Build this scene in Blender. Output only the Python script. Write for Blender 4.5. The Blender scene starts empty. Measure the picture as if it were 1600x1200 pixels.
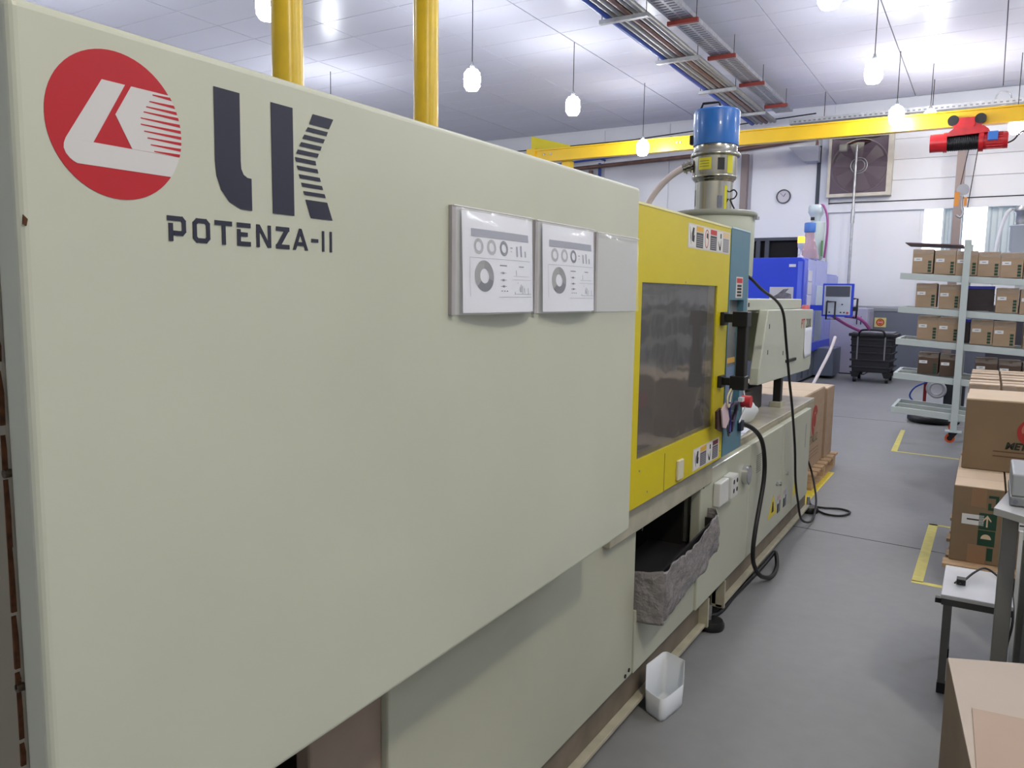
import bpy, math, random
from mathutils import Vector, Matrix
random.seed(7)
SC = bpy.context.scene
COL = SC.collection
# ------------------------------------------------------------------ camera, world, exposure
cam = bpy.data.cameras.new('camera'); CAM = bpy.data.objects.new('camera', cam); COL.objects.link(CAM)
yaw, pit, rol = .5437, .1158, .01394
cy, sy, cp, sp, cr, sr = math.cos(yaw), math.sin(yaw), math.cos(pit), math.sin(pit), math.cos(rol), math.sin(rol)
fwd = Vector((-sy*cp, cy*cp, -sp)); r0 = Vector((cy, sy, 0)); u0 = r0.cross(fwd)
rt = r0*cr + u0*sr; up = -r0*sr + u0*cr
m = Matrix((rt, up, -fwd)).transposed().to_4x4(); m.translation = Vector((0, 0, 1.65)); CAM.matrix_world = m
cam.sensor_fit = 'HORIZONTAL'; cam.sensor_width = 36; cam.lens = 1223/1600*36; cam.clip_start = .02; cam.clip_end = 200
SC.camera = CAM
SC.view_settings.view_transform = 'Standard'; SC.view_settings.look = 'None'; SC.view_settings.gamma = 1
SC.view_settings.use_curve_mapping = False; SC.view_settings.exposure = 0.64
SC.cycles.use_denoising = True; SC.cycles.max_bounces = 8; SC.cycles.diffuse_bounces = 5; SC.cycles.sample_clamp_indirect = 6
LAMP_E = 62.0
WIN_E = 2.4
W = bpy.data.worlds.new('sky'); SC.world = W; W.use_nodes = True
bg = W.node_tree.nodes['Background']; bg.inputs[0].default_value = (.75, .87, 1, 1); bg.inputs[1].default_value = 2.0

# ------------------------------------------------------------------ materials
def lin(c):
    return tuple(((x/255)/12.92 if x/255 <= .04045 else ((x/255+.055)/1.055)**2.4) for x in c) + (1,)
MATS = {}
def mat(name, rgb, rough=.5, metal=0, var=0, scale=6, bump=0, bscale=40, emit=0, alpha=None, trans=0, coat=0, ior=None, stretch=None, rvar=0):
    if name in MATS: return MATS[name]
    M = bpy.data.materials.new(name); M.use_nodes = True; nt = M.node_tree; b = nt.nodes['Principled BSDF']
    c = lin(rgb); b.inputs['Base Color'].default_value = c; b.inputs['Roughness'].default_value = rough
    b.inputs['Metallic'].default_value = metal
    if ior: b.inputs['IOR'].default_value = ior
    if trans: b.inputs['Transmission Weight'].default_value = trans
    if coat: b.inputs['Coat Weight'].default_value = coat
    if alpha is not None: b.inputs['Alpha'].default_value = alpha
    if emit: b.inputs['Emission Color'].default_value = c; b.inputs['Emission Strength'].default_value = emit
    if var or bump or rvar:
        tc = nt.nodes.new('ShaderNodeTexCoord'); mp = nt.nodes.new('ShaderNodeMapping')
        nt.links.new(tc.outputs['Object'], mp.inputs[0])
        if stretch: mp.inputs['Scale'].default_value = stretch
    if var or rvar:
        n = nt.nodes.new('ShaderNodeTexNoise'); n.inputs['Scale'].default_value = scale; n.inputs['Detail'].default_value = 6
        nt.links.new(mp.outputs[0], n.inputs[0])
        if var:
            cr_ = nt.nodes.new('ShaderNodeValToRGB'); nt.links.new(n.outputs[0], cr_.inputs[0])
            e = cr_.color_ramp.elements
            e[0].position = .3; e[1].position = .7
            e[0].color = tuple(x*(1-var) for x in c[:3])+(1,); e[1].color = tuple(min(1, x*(1+var)) for x in c[:3])+(1,)
            nt.links.new(cr_.outputs[0], b.inputs['Base Color'])
        if rvar:
            mr = nt.nodes.new('ShaderNodeMapRange'); nt.links.new(n.outputs[0], mr.inputs[0])
            mr.inputs[1].default_value = .3; mr.inputs[2].default_value = .7
            mr.inputs[3].default_value = max(0, rough-rvar); mr.inputs[4].default_value = rough+rvar
            nt.links.new(mr.outputs[0], b.inputs['Roughness'])
    if bump:
        n2 = nt.nodes.new('ShaderNodeTexNoise'); n2.inputs['Scale'].default_value = bscale; n2.inputs['Detail'].default_value = 4
        nt.links.new(mp.outputs[0], n2.inputs[0])
        bp = nt.nodes.new('ShaderNodeBump'); bp.inputs['Strength'].default_value = bump; bp.inputs['Distance'].default_value = .01
        nt.links.new(n2.outputs[0], bp.inputs['Height']); nt.links.new(bp.outputs[0], b.inputs['Normal'])
    MATS[name] = M; return M

PAINT = mat('machine_beige_paint', (198, 203, 186), .36, var=.05, scale=1.5, coat=.15)
PAINT_L = mat('machine_shaded_beige_paint', (186, 189, 170), .36, var=.06, scale=1.5, coat=.1)  # cover paint darkened, shade of the lower panels put into the colour
PAINT_D = mat('machine_beige_paint_worn', (170, 168, 150), .5, var=.15, scale=9)
GREY_RAIL = mat('rail_worn_paint', (118, 108, 94), .5, var=.25, scale=7)
CREAM = mat('cream_strip_paint', (178, 174, 152), .45, var=.12, scale=12)
YEL = mat('yellow_door_paint', (212, 196, 14), .38, var=.04, scale=2)
YELB = mat('yellow_beam_paint', (232, 190, 34), .35, var=.05, scale=2)
YELP = mat('yellow_post_paint', (232, 196, 40), .3, var=.12, scale=5)
TEAL = mat('teal_panel_paint', (84, 128, 146), .4, var=.08, scale=4)
BLUE = mat('blue_loader_paint', (40, 112, 196), .3, var=.08, scale=10, coat=.3)
BLUEM = mat('royal_blue_machine_paint', (44, 72, 214), .35, var=.05, scale=2)
PALEBLUE = mat('pale_reflecting_door_plastic', (128, 142, 226), .25, coat=.4)  # tinted blue plastic, its pale reflection put into the colour
NAVY = mat('navy_print', (36, 38, 58), .45)
RED = mat('red_print', (186, 22, 34), .4)
WHITEP = mat('white_print', (214, 214, 214), .4)
BLACK = mat('black_plastic', (18, 18, 20), .4)
BLACKC = mat('black_cable_rubber', (16, 17, 18), .45)
DARK = mat('dark_interior', (10, 10, 11), .8)
STEEL = mat('brushed_stainless_steel', (176, 174, 160), .2, metal=1, var=.2, scale=8, stretch=(1, 1, .2))
GALV = mat('galvanised_steel', (178, 180, 182), .42, metal=.85, var=.2, scale=12)
GPIPE = mat('grey_painted_pipe', (150, 150, 146), .4, metal=.4, var=.1)
BPIPE = mat('brown_pipe', (120, 92, 82), .4, metal=.3, var=.15)
BLPIPE = mat('blue_air_pipe', (42, 74, 160), .4)
REDB = mat('red_oxide_bracket', (130, 48, 40), .6)
RUST = mat('rust', (84, 50, 26), .9, var=.5, scale=60)
WALL = mat('white_wall_panel', (232, 234, 238), .45, var=.02, scale=1)
WALLG = mat('grey_wainscot_paint', (112, 118, 132), .55, var=.06, scale=2)
CEIL = mat('white_pvc_ceiling', (212, 212, 224), .3, var=.02, scale=.8)
CEIL.node_tree.nodes['Principled BSDF'].inputs['Specular IOR Level'].default_value = .06
CEILJ = mat('ceiling_joint_dark', (60, 60, 68), .7)  # dark backing slab seen in the gaps between panels
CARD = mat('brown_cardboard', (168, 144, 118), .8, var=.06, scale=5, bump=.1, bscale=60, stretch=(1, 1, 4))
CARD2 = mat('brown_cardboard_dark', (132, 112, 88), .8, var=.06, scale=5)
CARDL = mat('pale_cardboard_top', (214, 192, 164), .8, var=.04, scale=5)  # carton tops paler than their sides, overhead light put into the colour
TAPE = mat('brown_packing_tape', (150, 118, 90), .3)
GREENP = mat('green_print', (22, 66, 48), .6)
WLAB = mat('white_label', (226, 228, 230), .5)
INK = mat('black_ink', (34, 34, 38), .6)
INKG = mat('grey_ink', (150, 156, 174), .6)
INKM = mat('mid_grey_ink', (112, 118, 132), .6)
ORANGE = mat('orange_wheel', (214, 84, 30), .5)
RACKM = mat('pale_grey_rack_paint', (190, 200, 198), .4, var=.03)
TAPEY = mat('yellow_floor_tape', (226, 214, 110), .5, var=.1, scale=14)
TAPEY2 = mat('yellow_floor_tape_bright', (236, 214, 60), .5, var=.1, scale=14)
WOOD = mat('pallet_wood', (190, 160, 124), .8, var=.2, scale=8, stretch=(1, 6, 6))
WPLAST = mat('translucent_white_plastic', (220, 226, 232), .35)
REDM = mat('red_hoist_paint', (196, 30, 36), .35, var=.2, scale=6)
PINKH = mat('purple_hose', (158, 78, 140), .35)
CLEARH = mat('clear_ribbed_hose', (226, 216, 214), .35)
SHEETW = mat('white_paper', (236, 240, 250), .45)
LAMPM = mat('lit_bulb', (246, 249, 255), .5, emit=LAMP_E)
LAMPD = mat('lit_small_bulb', (250, 250, 255), .5, emit=LAMP_E*.65)
LAMPW = mat('added_warm_bulb', (255, 243, 222), .5, emit=LAMP_E*3.3)  # stronger than the seen bulbs, only for the added foreground lamp
AMBER = mat('lit_amber_beacon', (255, 160, 40), .5, emit=2.2)
DAY = mat('daylight_pane', (236, 244, 255), .5, emit=WIN_E)
CORR = mat('corrugated_translucent_sheet', (206, 218, 222), .5, trans=0)
BLK2 = mat('black_bin_plastic', (28, 28, 34), .45, var=.2, scale=6)

def floor_mat():
    M = bpy.data.materials.new('polished_grey_concrete'); M.use_nodes = True; nt = M.node_tree; b = nt.nodes['Principled BSDF']
    tc = nt.nodes.new('ShaderNodeTexCoord')
    n = nt.nodes.new('ShaderNodeTexNoise'); n.inputs['Scale'].default_value = .9; n.inputs['Detail'].default_value = 8
    n2 = nt.nodes.new('ShaderNodeTexNoise'); n2.inputs['Scale'].default_value = 14; n2.inputs['Detail'].default_value = 5
    nt.links.new(tc.outputs['Object'], n.inputs[0]); nt.links.new(tc.outputs['Object'], n2.inputs[0])
    mx = nt.nodes.new('ShaderNodeMix'); mx.data_type = 'FLOAT'; mx.inputs[0].default_value = .35
    nt.links.new(n.outputs[0], mx.inputs[2]); nt.links.new(n2.outputs[0], mx.inputs[3])
    r = nt.nodes.new('ShaderNodeValToRGB'); nt.links.new(mx.outputs[0], r.inputs[0])
    r.color_ramp.elements[0].position = .2; r.color_ramp.elements[1].position = .8
    r.color_ramp.elements[0].color = lin((126, 127, 128)); r.color_ramp.elements[1].color = lin((144, 145, 145))
    nt.links.new(r.outputs[0], b.inputs['Base Color'])
    mr = nt.nodes.new('ShaderNodeMapRange'); nt.links.new(n.outputs[0], mr.inputs[0])
    mr.inputs[1].default_value = .15; mr.inputs[2].default_value = .85; mr.inputs[3].default_value = .2; mr.inputs[4].default_value = .34
    b.inputs['Roughness'].default_value = .5
    return M
FLOORM = floor_mat()
# dark see-through plastic of the safety door window
def window_mat():
    M = bpy.data.materials.new('smoked_clear_plastic'); M.use_nodes = True; nt = M.node_tree
    b = nt.nodes['Principled BSDF']; b.inputs['Base Color'].default_value = lin((120, 118, 116)); b.inputs['Roughness'].default_value = .06
    b.inputs['Alpha'].default_value = .5; b.inputs['IOR'].default_value = 1.9
    tc = nt.nodes.new('ShaderNodeTexCoord'); n = nt.nodes.new('ShaderNodeTexNoise'); n.inputs['Scale'].default_value = 4
    nt.links.new(tc.outputs['Object'], n.inputs[0]); bp = nt.nodes.new('ShaderNodeBump'); bp.inputs['Strength'].default_value = .25
    bp.inputs['Distance'].default_value = .02; nt.links.new(n.outputs[0], bp.inputs['Height']); nt.links.new(bp.outputs[0], b.inputs['Normal'])
    return M
SMOKE = window_mat()
def film_mat(name, rgb, alpha, rough, bs, strength):
    M = bpy.data.materials.new(name); M.use_nodes = True; nt = M.node_tree
    b = nt.nodes['Principled BSDF']; b.inputs['Base Color'].default_value = lin(rgb); b.inputs['Roughness'].default_value = rough
    b.inputs['Alpha'].default_value = alpha; b.inputs['IOR'].default_value = 1.6
    tc = nt.nodes.new('ShaderNodeTexCoord'); n = nt.nodes.new('ShaderNodeTexNoise'); n.inputs['Scale'].default_value = bs
    n.inputs['Detail'].default_value = 3
    nt.links.new(tc.outputs['Object'], n.inputs[0]); bp = nt.nodes.new('ShaderNodeBump'); bp.inputs['Strength'].default_value = strength
    bp.inputs['Distance'].default_value = .02; nt.links.new(n.outputs[0], bp.inputs['Height']); nt.links.new(bp.outputs[0], b.inputs['Normal'])
    return M
FILM = film_mat('clear_plastic_sleeve', (234, 238, 244), .2, .1, 6, .3)
BAGM = film_mat('crinkled_grey_plastic_bag', (132, 128, 128), 1, .16, 26, 1.0)
WRAP = film_mat('clear_stretch_wrap', (210, 200, 190), .3, .15, 18, .8)
GLASST = film_mat('tinted_loader_glass', (190, 160, 176), .6, .08, 3, .05)

# ------------------------------------------------------------------ mesh builder
class MB:
    def __init__(s): s.v = []; s.f = []; s.sm = []
    def add(s, vs, fs, smooth=False):
        o = len(s.v); s.v += [tuple(v) for v in vs]; s.f += [tuple(i+o for i in f) for f in fs]; s.sm += [smooth]*len(fs); return s
    def box(s, x0, x1, y0, y1, z0, z1):
        vs = [(x0,y0,z0),(x1,y0,z0),(x1,y1,z0),(x0,y1,z0),(x0,y0,z1),(x1,y0,z1),(x1,y1,z1),(x0,y1,z1)]
        return s.add(vs, [(3,2,1,0),(4,5,6,7),(0,1,5,4),(1,2,6,5),(2,3,7,6),(3,0,4,7)])
    def prism(s, pts, axis, a, b):
        """pts: 2-D outline; axis x -> (y,z), axis y -> (x,z), axis z -> (x,y); extruded from a to b"""
        def P(p, t): return {'x': (t, p[0], p[1]), 'y': (p[0], t, p[1]), 'z': (p[0], p[1], t)}[axis]
        n = len(pts); vs = [P(p, a) for p in pts] + [P(p, b) for p in pts]
        ar = sum(pts[i][0]*pts[(i+1) % n][1]-pts[(i+1) % n][0]*pts[i][1] for i in range(n))
        flip = (ar > 0) != (b > a)
        if axis == 'y': flip = not flip
        fs = [tuple(range(n))[::-1], tuple(range(n, 2*n))] + [(i, (i+1) % n, (i+1) % n+n, i+n) for i in range(n)]
        if flip: fs = [f[::-1] for f in fs]
        return s.add(vs, fs)
    def cyl(s, p, q, r, r2=None, n=16, caps=True, smooth=True):
        p = Vector(p); q = Vector(q); r2 = r if r2 is None else r2
        d = (q-p).normalized(); a = d.orthogonal().normalized(); b = d.cross(a)
        vs = []
        for c, rr in ((p, r), (q, r2)):
            for i in range(n):
                t = 2*math.pi*i/n; vs.append(c+(a*math.cos(t)+b*math.sin(t))*rr)
        s.add(vs, [(i, (i+1) % n, (i+1) % n+n, i+n) for i in range(n)], smooth)
        if caps: s.add(vs, [tuple(range(n))[::-1], tuple(range(n, 2*n))])
        return s
    def lathe(s, c, prof, n=24, smooth=True):
        vs = []; k = len(prof)
        for r, z in prof:
            for i in range(n):
                t = 2*math.pi*i/n; vs.append((c[0]+r*math.cos(t), c[1]+r*math.sin(t), c[2]+z))
        fs = [(j*n+i, j*n+(i+1) % n, (j+1)*n+(i+1) % n, (j+1)*n+i) for j in range(k-1) for i in range(n)]
        s.add(vs, fs, smooth)
        s.add(vs, [tuple(range(n))[::-1], tuple(range((k-1)*n, k*n))])
        return s
    def tube(s, pts, r, n=8, res=6, smooth=True, caps=True):
        P = [Vector(p) for p in pts]
        if res > 1 and len(P) > 2:
            Q = []
            for i in range(len(P)-1):
                p0 = P[max(i-1, 0)]; p1 = P[i]; p2 = P[i+1]; p3 = P[min(i+2, len(P)-1)]
                for k in range(res):
                    t = k/res
                    Q.append(.5*((2*p1)+(p2-p0)*t+(2*p0-5*p1+4*p2-p3)*t*t+(3*p1-p0-3*p2+p3)*t**3))
            Q.append(P[-1]); P = Q
        d = (P[1]-P[0]).normalized(); a = d.orthogonal().normalized(); vs = []
        for i, p in enumerate(P):
            d = (P[min(i+1, len(P)-1)]-P[max(i-1, 0)]).normalized()
            a = (a-d*a.dot(d)).normalized(); b = d.cross(a)
            rr = r(i/(len(P)-1)) if callable(r) else r
            for k in range(n):
                t = 2*math.pi*k/n; vs.append(p+(a*math.cos(t)+b*math.sin(t))*rr)
        m_ = len(P)
        s.add(vs, [(j*n+i, j*n+(i+1) % n, (j+1)*n+(i+1) % n, (j+1)*n+i) for j in range(m_-1) for i in range(n)], smooth)
        if caps: s.add(vs, [tuple(range(n))[::-1], tuple(range((m_-1)*n, m_*n))])
        return s
    def ring(s, c, R, r, axis='x', n=24, k=6):
        vs = []
        for i in range(n):
            t = 2*math.pi*i/n
            for j in range(k):
                u = 2*math.pi*j/k; q = R+r*math.cos(u); w = r*math.sin(u)
                a, b = q*math.cos(t), q*math.sin(t)
                vs.append({'x': (c[0]+w, c[1]+a, c[2]+b), 'y': (c[0]+a, c[1]+w, c[2]+b), 'z': (c[0]+a, c[1]+b, c[2]+w)}[axis])
        return s.add(vs, [(i*k+j, ((i+1) % n)*k+j, ((i+1) % n)*k+(j+1) % k, i*k+(j+1) % k) for i in range(n) for j in range(k)], True)
    def grid(s, fn, nu, nv, smooth=True):
        vs = [fn(i/nu, j/nv) for j in range(nv+1) for i in range(nu+1)]
        return s.add(vs, [(j*(nu+1)+i, j*(nu+1)+i+1, (j+1)*(nu+1)+i+1, (j+1)*(nu+1)+i) for j in range(nv) for i in range(nu)], smooth)
    def rod(s, p, q, w, h=None):
        """rectangular bar between two points, w across, h vertical-ish"""
        p = Vector(p); q = Vector(q); h = h or w; d = (q-p).normalized()
        u = Vector((0, 0, 1)) if abs(d.z) < .9 else Vector((0, 1, 0))
        a = d.cross(u).normalized()*w/2; b = a.cross(d).normalized()*h/2
        vs = [p-a-b, p+a-b, p+a+b, p-a+b, q-a-b, q+a-b, q+a+b, q-a+b]
        return s.add(vs, [(0,1,2,3),(7,6,5,4),(0,4,5,1),(1,5,6,2),(2,6,7,3),(3,7,4,0)])
    def build(s, name, material, parent=None, bevel=0, seg=2, kind=None):
        off = WLOC.get(parent, Vector()) if parent is not None else Vector()
        if CAM_SCALE[0]:      # cover, crane and hoist scaled about the camera; cover sized by its A4 sheets
            k_, dz_ = CAM_SCALE[0]; s.v = [(v[0]*k_, v[1]*k_, v[2]*k_+dz_) for v in s.v]; bevel *= k_
        me = bpy.data.meshes.new(name)
        # every object's origin sits at its own centre
        xs = [v[0] for v in s.v]; ys = [v[1] for v in s.v]; zs = [v[2] for v in s.v]
        c = Vector(((min(xs)+max(xs))/2, (min(ys)+max(ys))/2, min(zs)))
        me.from_pydata([(v[0]-c.x, v[1]-c.y, v[2]-c.z) for v in s.v], [], s.f)
        me.polygons.foreach_set('use_smooth', s.sm); me.materials.append(material); me.update()
        o = bpy.data.objects.new(name, me); COL.objects.link(o)
        if parent is not None: o.parent = parent
        o.location = c-off; WLOC[o] = c
        if kind: o['kind'] = kind
        if bevel:
            b = o.modifiers.new('bevel', 'BEVEL'); b.width = bevel; b.segments = seg; b.limit_method = 'ANGLE'; b.angle_limit = math.radians(40)
            b.harden_normals = False
        return o
WLOC = {}
CAM_SCALE = [None]; COVER = (.897, .16995)  # cover factor: shrunk about the camera, nearer, for a deeper shadow below
def tag(o, label, cat, group=None):
    o['label'] = label; o['category'] = cat
    if group: o['group'] = group
    return o
def thing(name, label, cat, loc, group=None):
    o = bpy.data.objects.new(name, None); COL.objects.link(o); o.location = loc; o.empty_display_size = .1
    WLOC[o] = Vector(loc); return tag(o, label, cat, group)
def copy_tree(o, loc, label=None, group=None, rz=0):
    r = o.copy(); COL.objects.link(r); r.location = loc
    if rz: r.rotation_euler.z = rz
    if label: r['label'] = label
    if group: r['group'] = group
    for ch in o.children:
        c = ch.copy(); COL.objects.link(c); c.parent = r
        for g in ch.children:
            d = g.copy(); COL.objects.link(d); d.parent = c
    WLOC[r] = Vector(loc)
    return r
def struct(o): o['kind'] = 'structure'; return o
def text_mb(txt, size, place, depth=.0006, bold=0, spacing=1.0):
    """flat lettering: place(u, v, d) -> world point"""
    cu = bpy.data.curves.new('t', 'FONT'); cu.body = txt; cu.size = size; cu.resolution_u = 2; cu.offset = bold; cu.space_character = spacing
    o = bpy.data.objects.new('t', cu); COL.objects.link(o)
    dg = bpy.context.evaluated_depsgraph_get(); me = bpy.data.meshes.new_from_object(o.evaluated_get(dg))
    b = MB(); b.add([place(v.co.x, v.co.y, depth) for v in me.vertices], [tuple(p.vertices) for p in me.polygons])
    bpy.data.objects.remove(o); bpy.data.curves.remove(cu); bpy.data.meshes.remove(me)
    return b
def on_x(x, y0, z0): return lambda u, v, d: (x+d, y0+u, z0+v)        # faces +x
def on_y(y, x0, z0): return lambda u, v, d: (x0+u, y-d, z0+v)        # faces -y
def disc(b, axis, t0, t1, c, r, n=32, r_in=0, a0=0, a1=2*math.pi):
    if r_in:
        for i in range(n):
            p, q = a0+(a1-a0)*i/n, a0+(a1-a0)*(i+1)/n
            b.prism([(c[0]+r*math.cos(p), c[1]+r*math.sin(p)), (c[0]+r*math.cos(q), c[1]+r*math.sin(q)),
                     (c[0]+r_in*math.cos(q), c[1]+r_in*math.sin(q)), (c[0]+r_in*math.cos(p), c[1]+r_in*math.sin(p))], axis, t0, t1)
    else:
        b.prism([(c[0]+r*math.cos(2*math.pi*i/n), c[1]+r*math.sin(2*math.pi*i/n)) for i in range(n)], axis, t0, t1)
    return b

# ------------------------------------------------------------------ the room
CZ, BY = 6.0, 19.5                # ceiling height, back wall
LX, RX, FY = -13.5, 8.0, -4.0
struct(MB().box(LX-.2, RX+.2, FY-.2, BY+.2, -.2, 0).build('floor', FLOORM))
fl = bpy.data.objects['floor']
JM = mat('floor_joint', (60, 62, 63), .7)
for (a, b_) in (((-12, 6.70), (7.9, 5.03)), ((-12, 11.9), (7.9, 11.35))):
    bb = MB().rod((a[0], a[1], .0006), (b_[0], b_[1], .0006), .008, .001); bb.build('saw_joint', JM, fl)
ce = MB().box(LX-.2, RX+.2, FY-.2, BY+.2, CZ+.035, CZ+.2).build('ceiling', CEILJ); struct(ce)
PX, PY = 1.605, .765
pm = None; rest = MB()
i0 = math.floor((LX+1.68)/PX); i1 = math.ceil((RX+1.68)/PX)
for i in range(i0, i1):
    for j in range(-5, 27):
        x0 = -1.68+i*PX; y1 = 15.97+.765*5-j*PY; y0 = y1-PY
        xa, xb, ya, yb = max(LX, x0), min(RX, x0+PX), max(FY, y0), min(BY, y1)
        if xb-xa < .05 or yb-ya < .05: continue
        vis = x0 > -12.5 and x0 < 2 and y0 > 4.5
        if vis and xb-xa > PX-.01 and yb-ya > PY-.01:
            if pm is None:
                pm = MB().box(-PX/2+.007, PX/2-.007, -PY/2+.007, PY/2-.007, 0, .03).build('ceiling_panel', CEIL, ce, bevel=.002, seg=1)
                o = pm
            else:
                o = pm.copy(); COL.objects.link(o)
            o.location = Vector(((xa+xb)/2, (ya+yb)/2, CZ))-WLOC[ce]
        else:
            rest.box(xa+.007, xb-.007, ya+.007, yb-.007, CZ, CZ+.03)
rest.build('ceiling_panel', CEIL, ce, kind='stuff')
struct(MB().box(LX-.2, LX, FY, BY, 0, CZ+.1).build('wall_left', WALL))
struct(MB().box(RX, RX+.2, FY, BY, 0, CZ+.1).build('wall_right', WALL))
struct(MB().box(LX-.2, RX+.2, FY-.2, FY, 0, CZ+.1).build('wall_front', WALL))
# back wall with its dark opening and the two daylight openings
b = MB()
def wallrect(b, x0, x1, z0, z1): b.box(x0, x1, BY, BY+.2, z0, z1)
wallrect(b, LX-.2, -5.9, 0, CZ+.1); wallrect(b, -5.9, -3.95, 3.03, CZ+.1); wallrect(b, -5.9, -3.95, 0, .9)
wallrect(b, -3.95, -1.35, 0, CZ+.1); wallrect(b, -1.35, RX+.2, 3.72, CZ+.1); wallrect(b, -1.35, RX+.2, 0, 2.3)
wl = b.build('wall_back', WALL); struct(wl)
# upright wall panels with joints, proud of the wall core
for (xa, xb) in ((-13.4, -11.2), (-11.2, -9.0), (-9.0, -7.2), (-7.2, -5.3)):
    MB().box(xa+.01, xb-.01, BY-.03, BY, 3.05 if xb > -5.95 else 0.0, 5.95).build('wall_panel', WALL, wl, bevel=.004, seg=1)
MB().box(-5.1, -3.62, BY-.03, BY, 3.05, 5.55).build('wall_panel', WALL, wl, bevel=.004, seg=1)
for k in range(5):
    MB().box(-3.3, RX, BY-.03, BY, 3.8+k*.44, 3.8+k*.44+.43).build('wall_panel', WALL, wl, bevel=.004, seg=1)
MB().box(-3.3, -1.42, BY-.03, BY, 1.46, 3.55).build('wall_panel', WALL, wl, bevel=.004, seg=1)
b = MB().box(-3.35, RX, BY-.09, BY, 3.58, 3.76); struct(b.build('trim_1', WALL))
b = MB().box(-3.62, -3.53, BY-.05, BY, 2.0, 5.1); struct(b.build('trim_2', mat('dark_grey_joint_strip', (70, 76, 86), .6)))
b = MB().box(-3.52, -3.32, BY-.12, BY, 0, 5.3); struct(b.build('trim_3', mat('white_corner_column', (214, 218, 226), .5)))
struct(MB().box(-2.35, RX, BY-.06, BY, 0, 1.36).build('baseboard_back', WALLG))
struct(MB().box(-2.37, RX, BY-.075, BY, 1.36, 1.43).build('trim_4', mat('grey_rail_paint', (142, 148, 154), .5)))
for y in (3.785,): MB().tube([(-3.4, BY-.1, y), (-2.7, BY-.1, y+.005), (-2, BY-.1, y-.005), (RX, BY-.1, y)], .012, n=6, res=1).build('wall_cable', BLACKC, wl)
MB().tube([(-3.33, BY-.06, 3.8), (-3.4, BY-.06, 4.2), (-3.42, BY-.06, 4.6)], .012, n=6).build('wall_cable', BLACKC, wl)
# dark opening (window_1)
w1 = MB().box(-5.9, -3.95, BY+.1, BY+.12, .9, 3.03).build('window_1', DARK); struct(w1)
MB().box(-5.35, -5.02, BY-.01, BY+.09, .9, 3.02).build('sliding_panel', mat('pale_ribbed_panel', (190, 196, 200), .5), w1)
for x in (-4.93, -4.72): MB().box(x, x+.1, BY-.01, BY+.09, .9, 3.02).build('window_frame', mat('dark_grey_frame', (66, 70, 80), .5), w1)
MB().box(-5.9, -3.95, BY-.02, BY+.05, 2.98, 3.05).build('window_frame', mat('dark_grey_frame', (66, 70, 80), .5), w1)
# daylight openings with corrugated sheets between (window_2, window_3)
for k, (xa, xb) in enumerate(((-1.34, -.99), (-.60, -.17))):
    w = MB().box(xa, xb, BY+.12, BY+.14, 2.3, 3.62).build('window_%d' % (k+2), DAY); struct(w)
def corrugated(x0, x1, n, nm):
    b = MB(); pts = []
    for i in range(n):
        xa = x0+(x1-x0)*i/n; w_ = (x1-x0)/n
        pts += [(xa, BY+.02), (xa+w_*.3, BY+.02), (xa+w_*.45, BY+.08), (xa+w_*.85, BY+.08)]
    pts.append((x1, BY+.02))
    back = [(p[0], p[1]+.012) for p in pts][::-1]
    b.prism(pts+back, 'z', 2.3, 3.66)
    return struct(b.build(nm, CORR))
corrugated(-.99, -.60, 3, 'trim_5'); corrugated(-.17, 2.3, 12, 'trim_6')
struct(MB().box(2.3, RX, BY, BY+.1, 2.3, 3.72).build('trim_7', WALL))

# ------------------------------------------------------------------ ceiling services
t = thing('pipe_rack', 'bundle of grey and brown pipes hung below the ceiling along the room', 'pipes', (-4.7, 13, 5.5))
pcols = [(-5.0, .055, BLPIPE), (-4.9, .045, GPIPE), (-4.8, .05, GPIPE), (-4.69, .05, BPIPE), (-4.585, .04, GPIPE), (-4.5, .045, GPIPE)]
for (x, r, mm) in pcols:
    MB().cyl((x, 6.5, 5.64), (x, 18.9, 5.64), r, n=10).build('pipe', mm, t)
for k in range(5):
    y = 10.8+k*2.27
    hb = MB().box(-5.12, -4.38, y-.04, y+.04, 5.53, 5.585).build('hanger_bar', GALV, t)
    for x in (-5.09, -4.41): MB().cyl((x, y, 5.585), (x, y, CZ-.004), .006, n=6).build('hanger_rod', BLACKC, hb)
t = thing('cable_tray', 'galvanised perforated cable tray on red brackets beside the ceiling pipes', 'cable tray', (-4.15, 13, 5.7))
MB().box(-4.36, -4.0, 6.5, 18.4, 5.70, 5.71).box(-4.36, -4.35, 6.5, 18.4, 5.71, 5.77).box(-4.01, -4.0, 6.5, 18.4, 5.71, 5.77).build('tray', GALV, t)
sl = MB()
for k in range(100):
    y = 8+k*.1; sl.box(-4.32, -4.2, y, y+.05, 5.6985, 5.6995); sl.box(-4.16, -4.04, y, y+.05, 5.6985, 5.6995)
sl.build('slots', mat('slot_dark', (112, 114, 120), .7), t, kind='stuff')
for k in range(4):
    y = 11.62+k*1.97
    bb = MB().box(-4.40, -3.93, y-.03, y+.03, 5.63, 5.69).build('bracket', REDB, t)
    MB().cyl((-3.96, y, 5.69), (-3.96, y, CZ-.004), .006, n=6).build('bracket_rod', BLACKC, bb)
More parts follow.
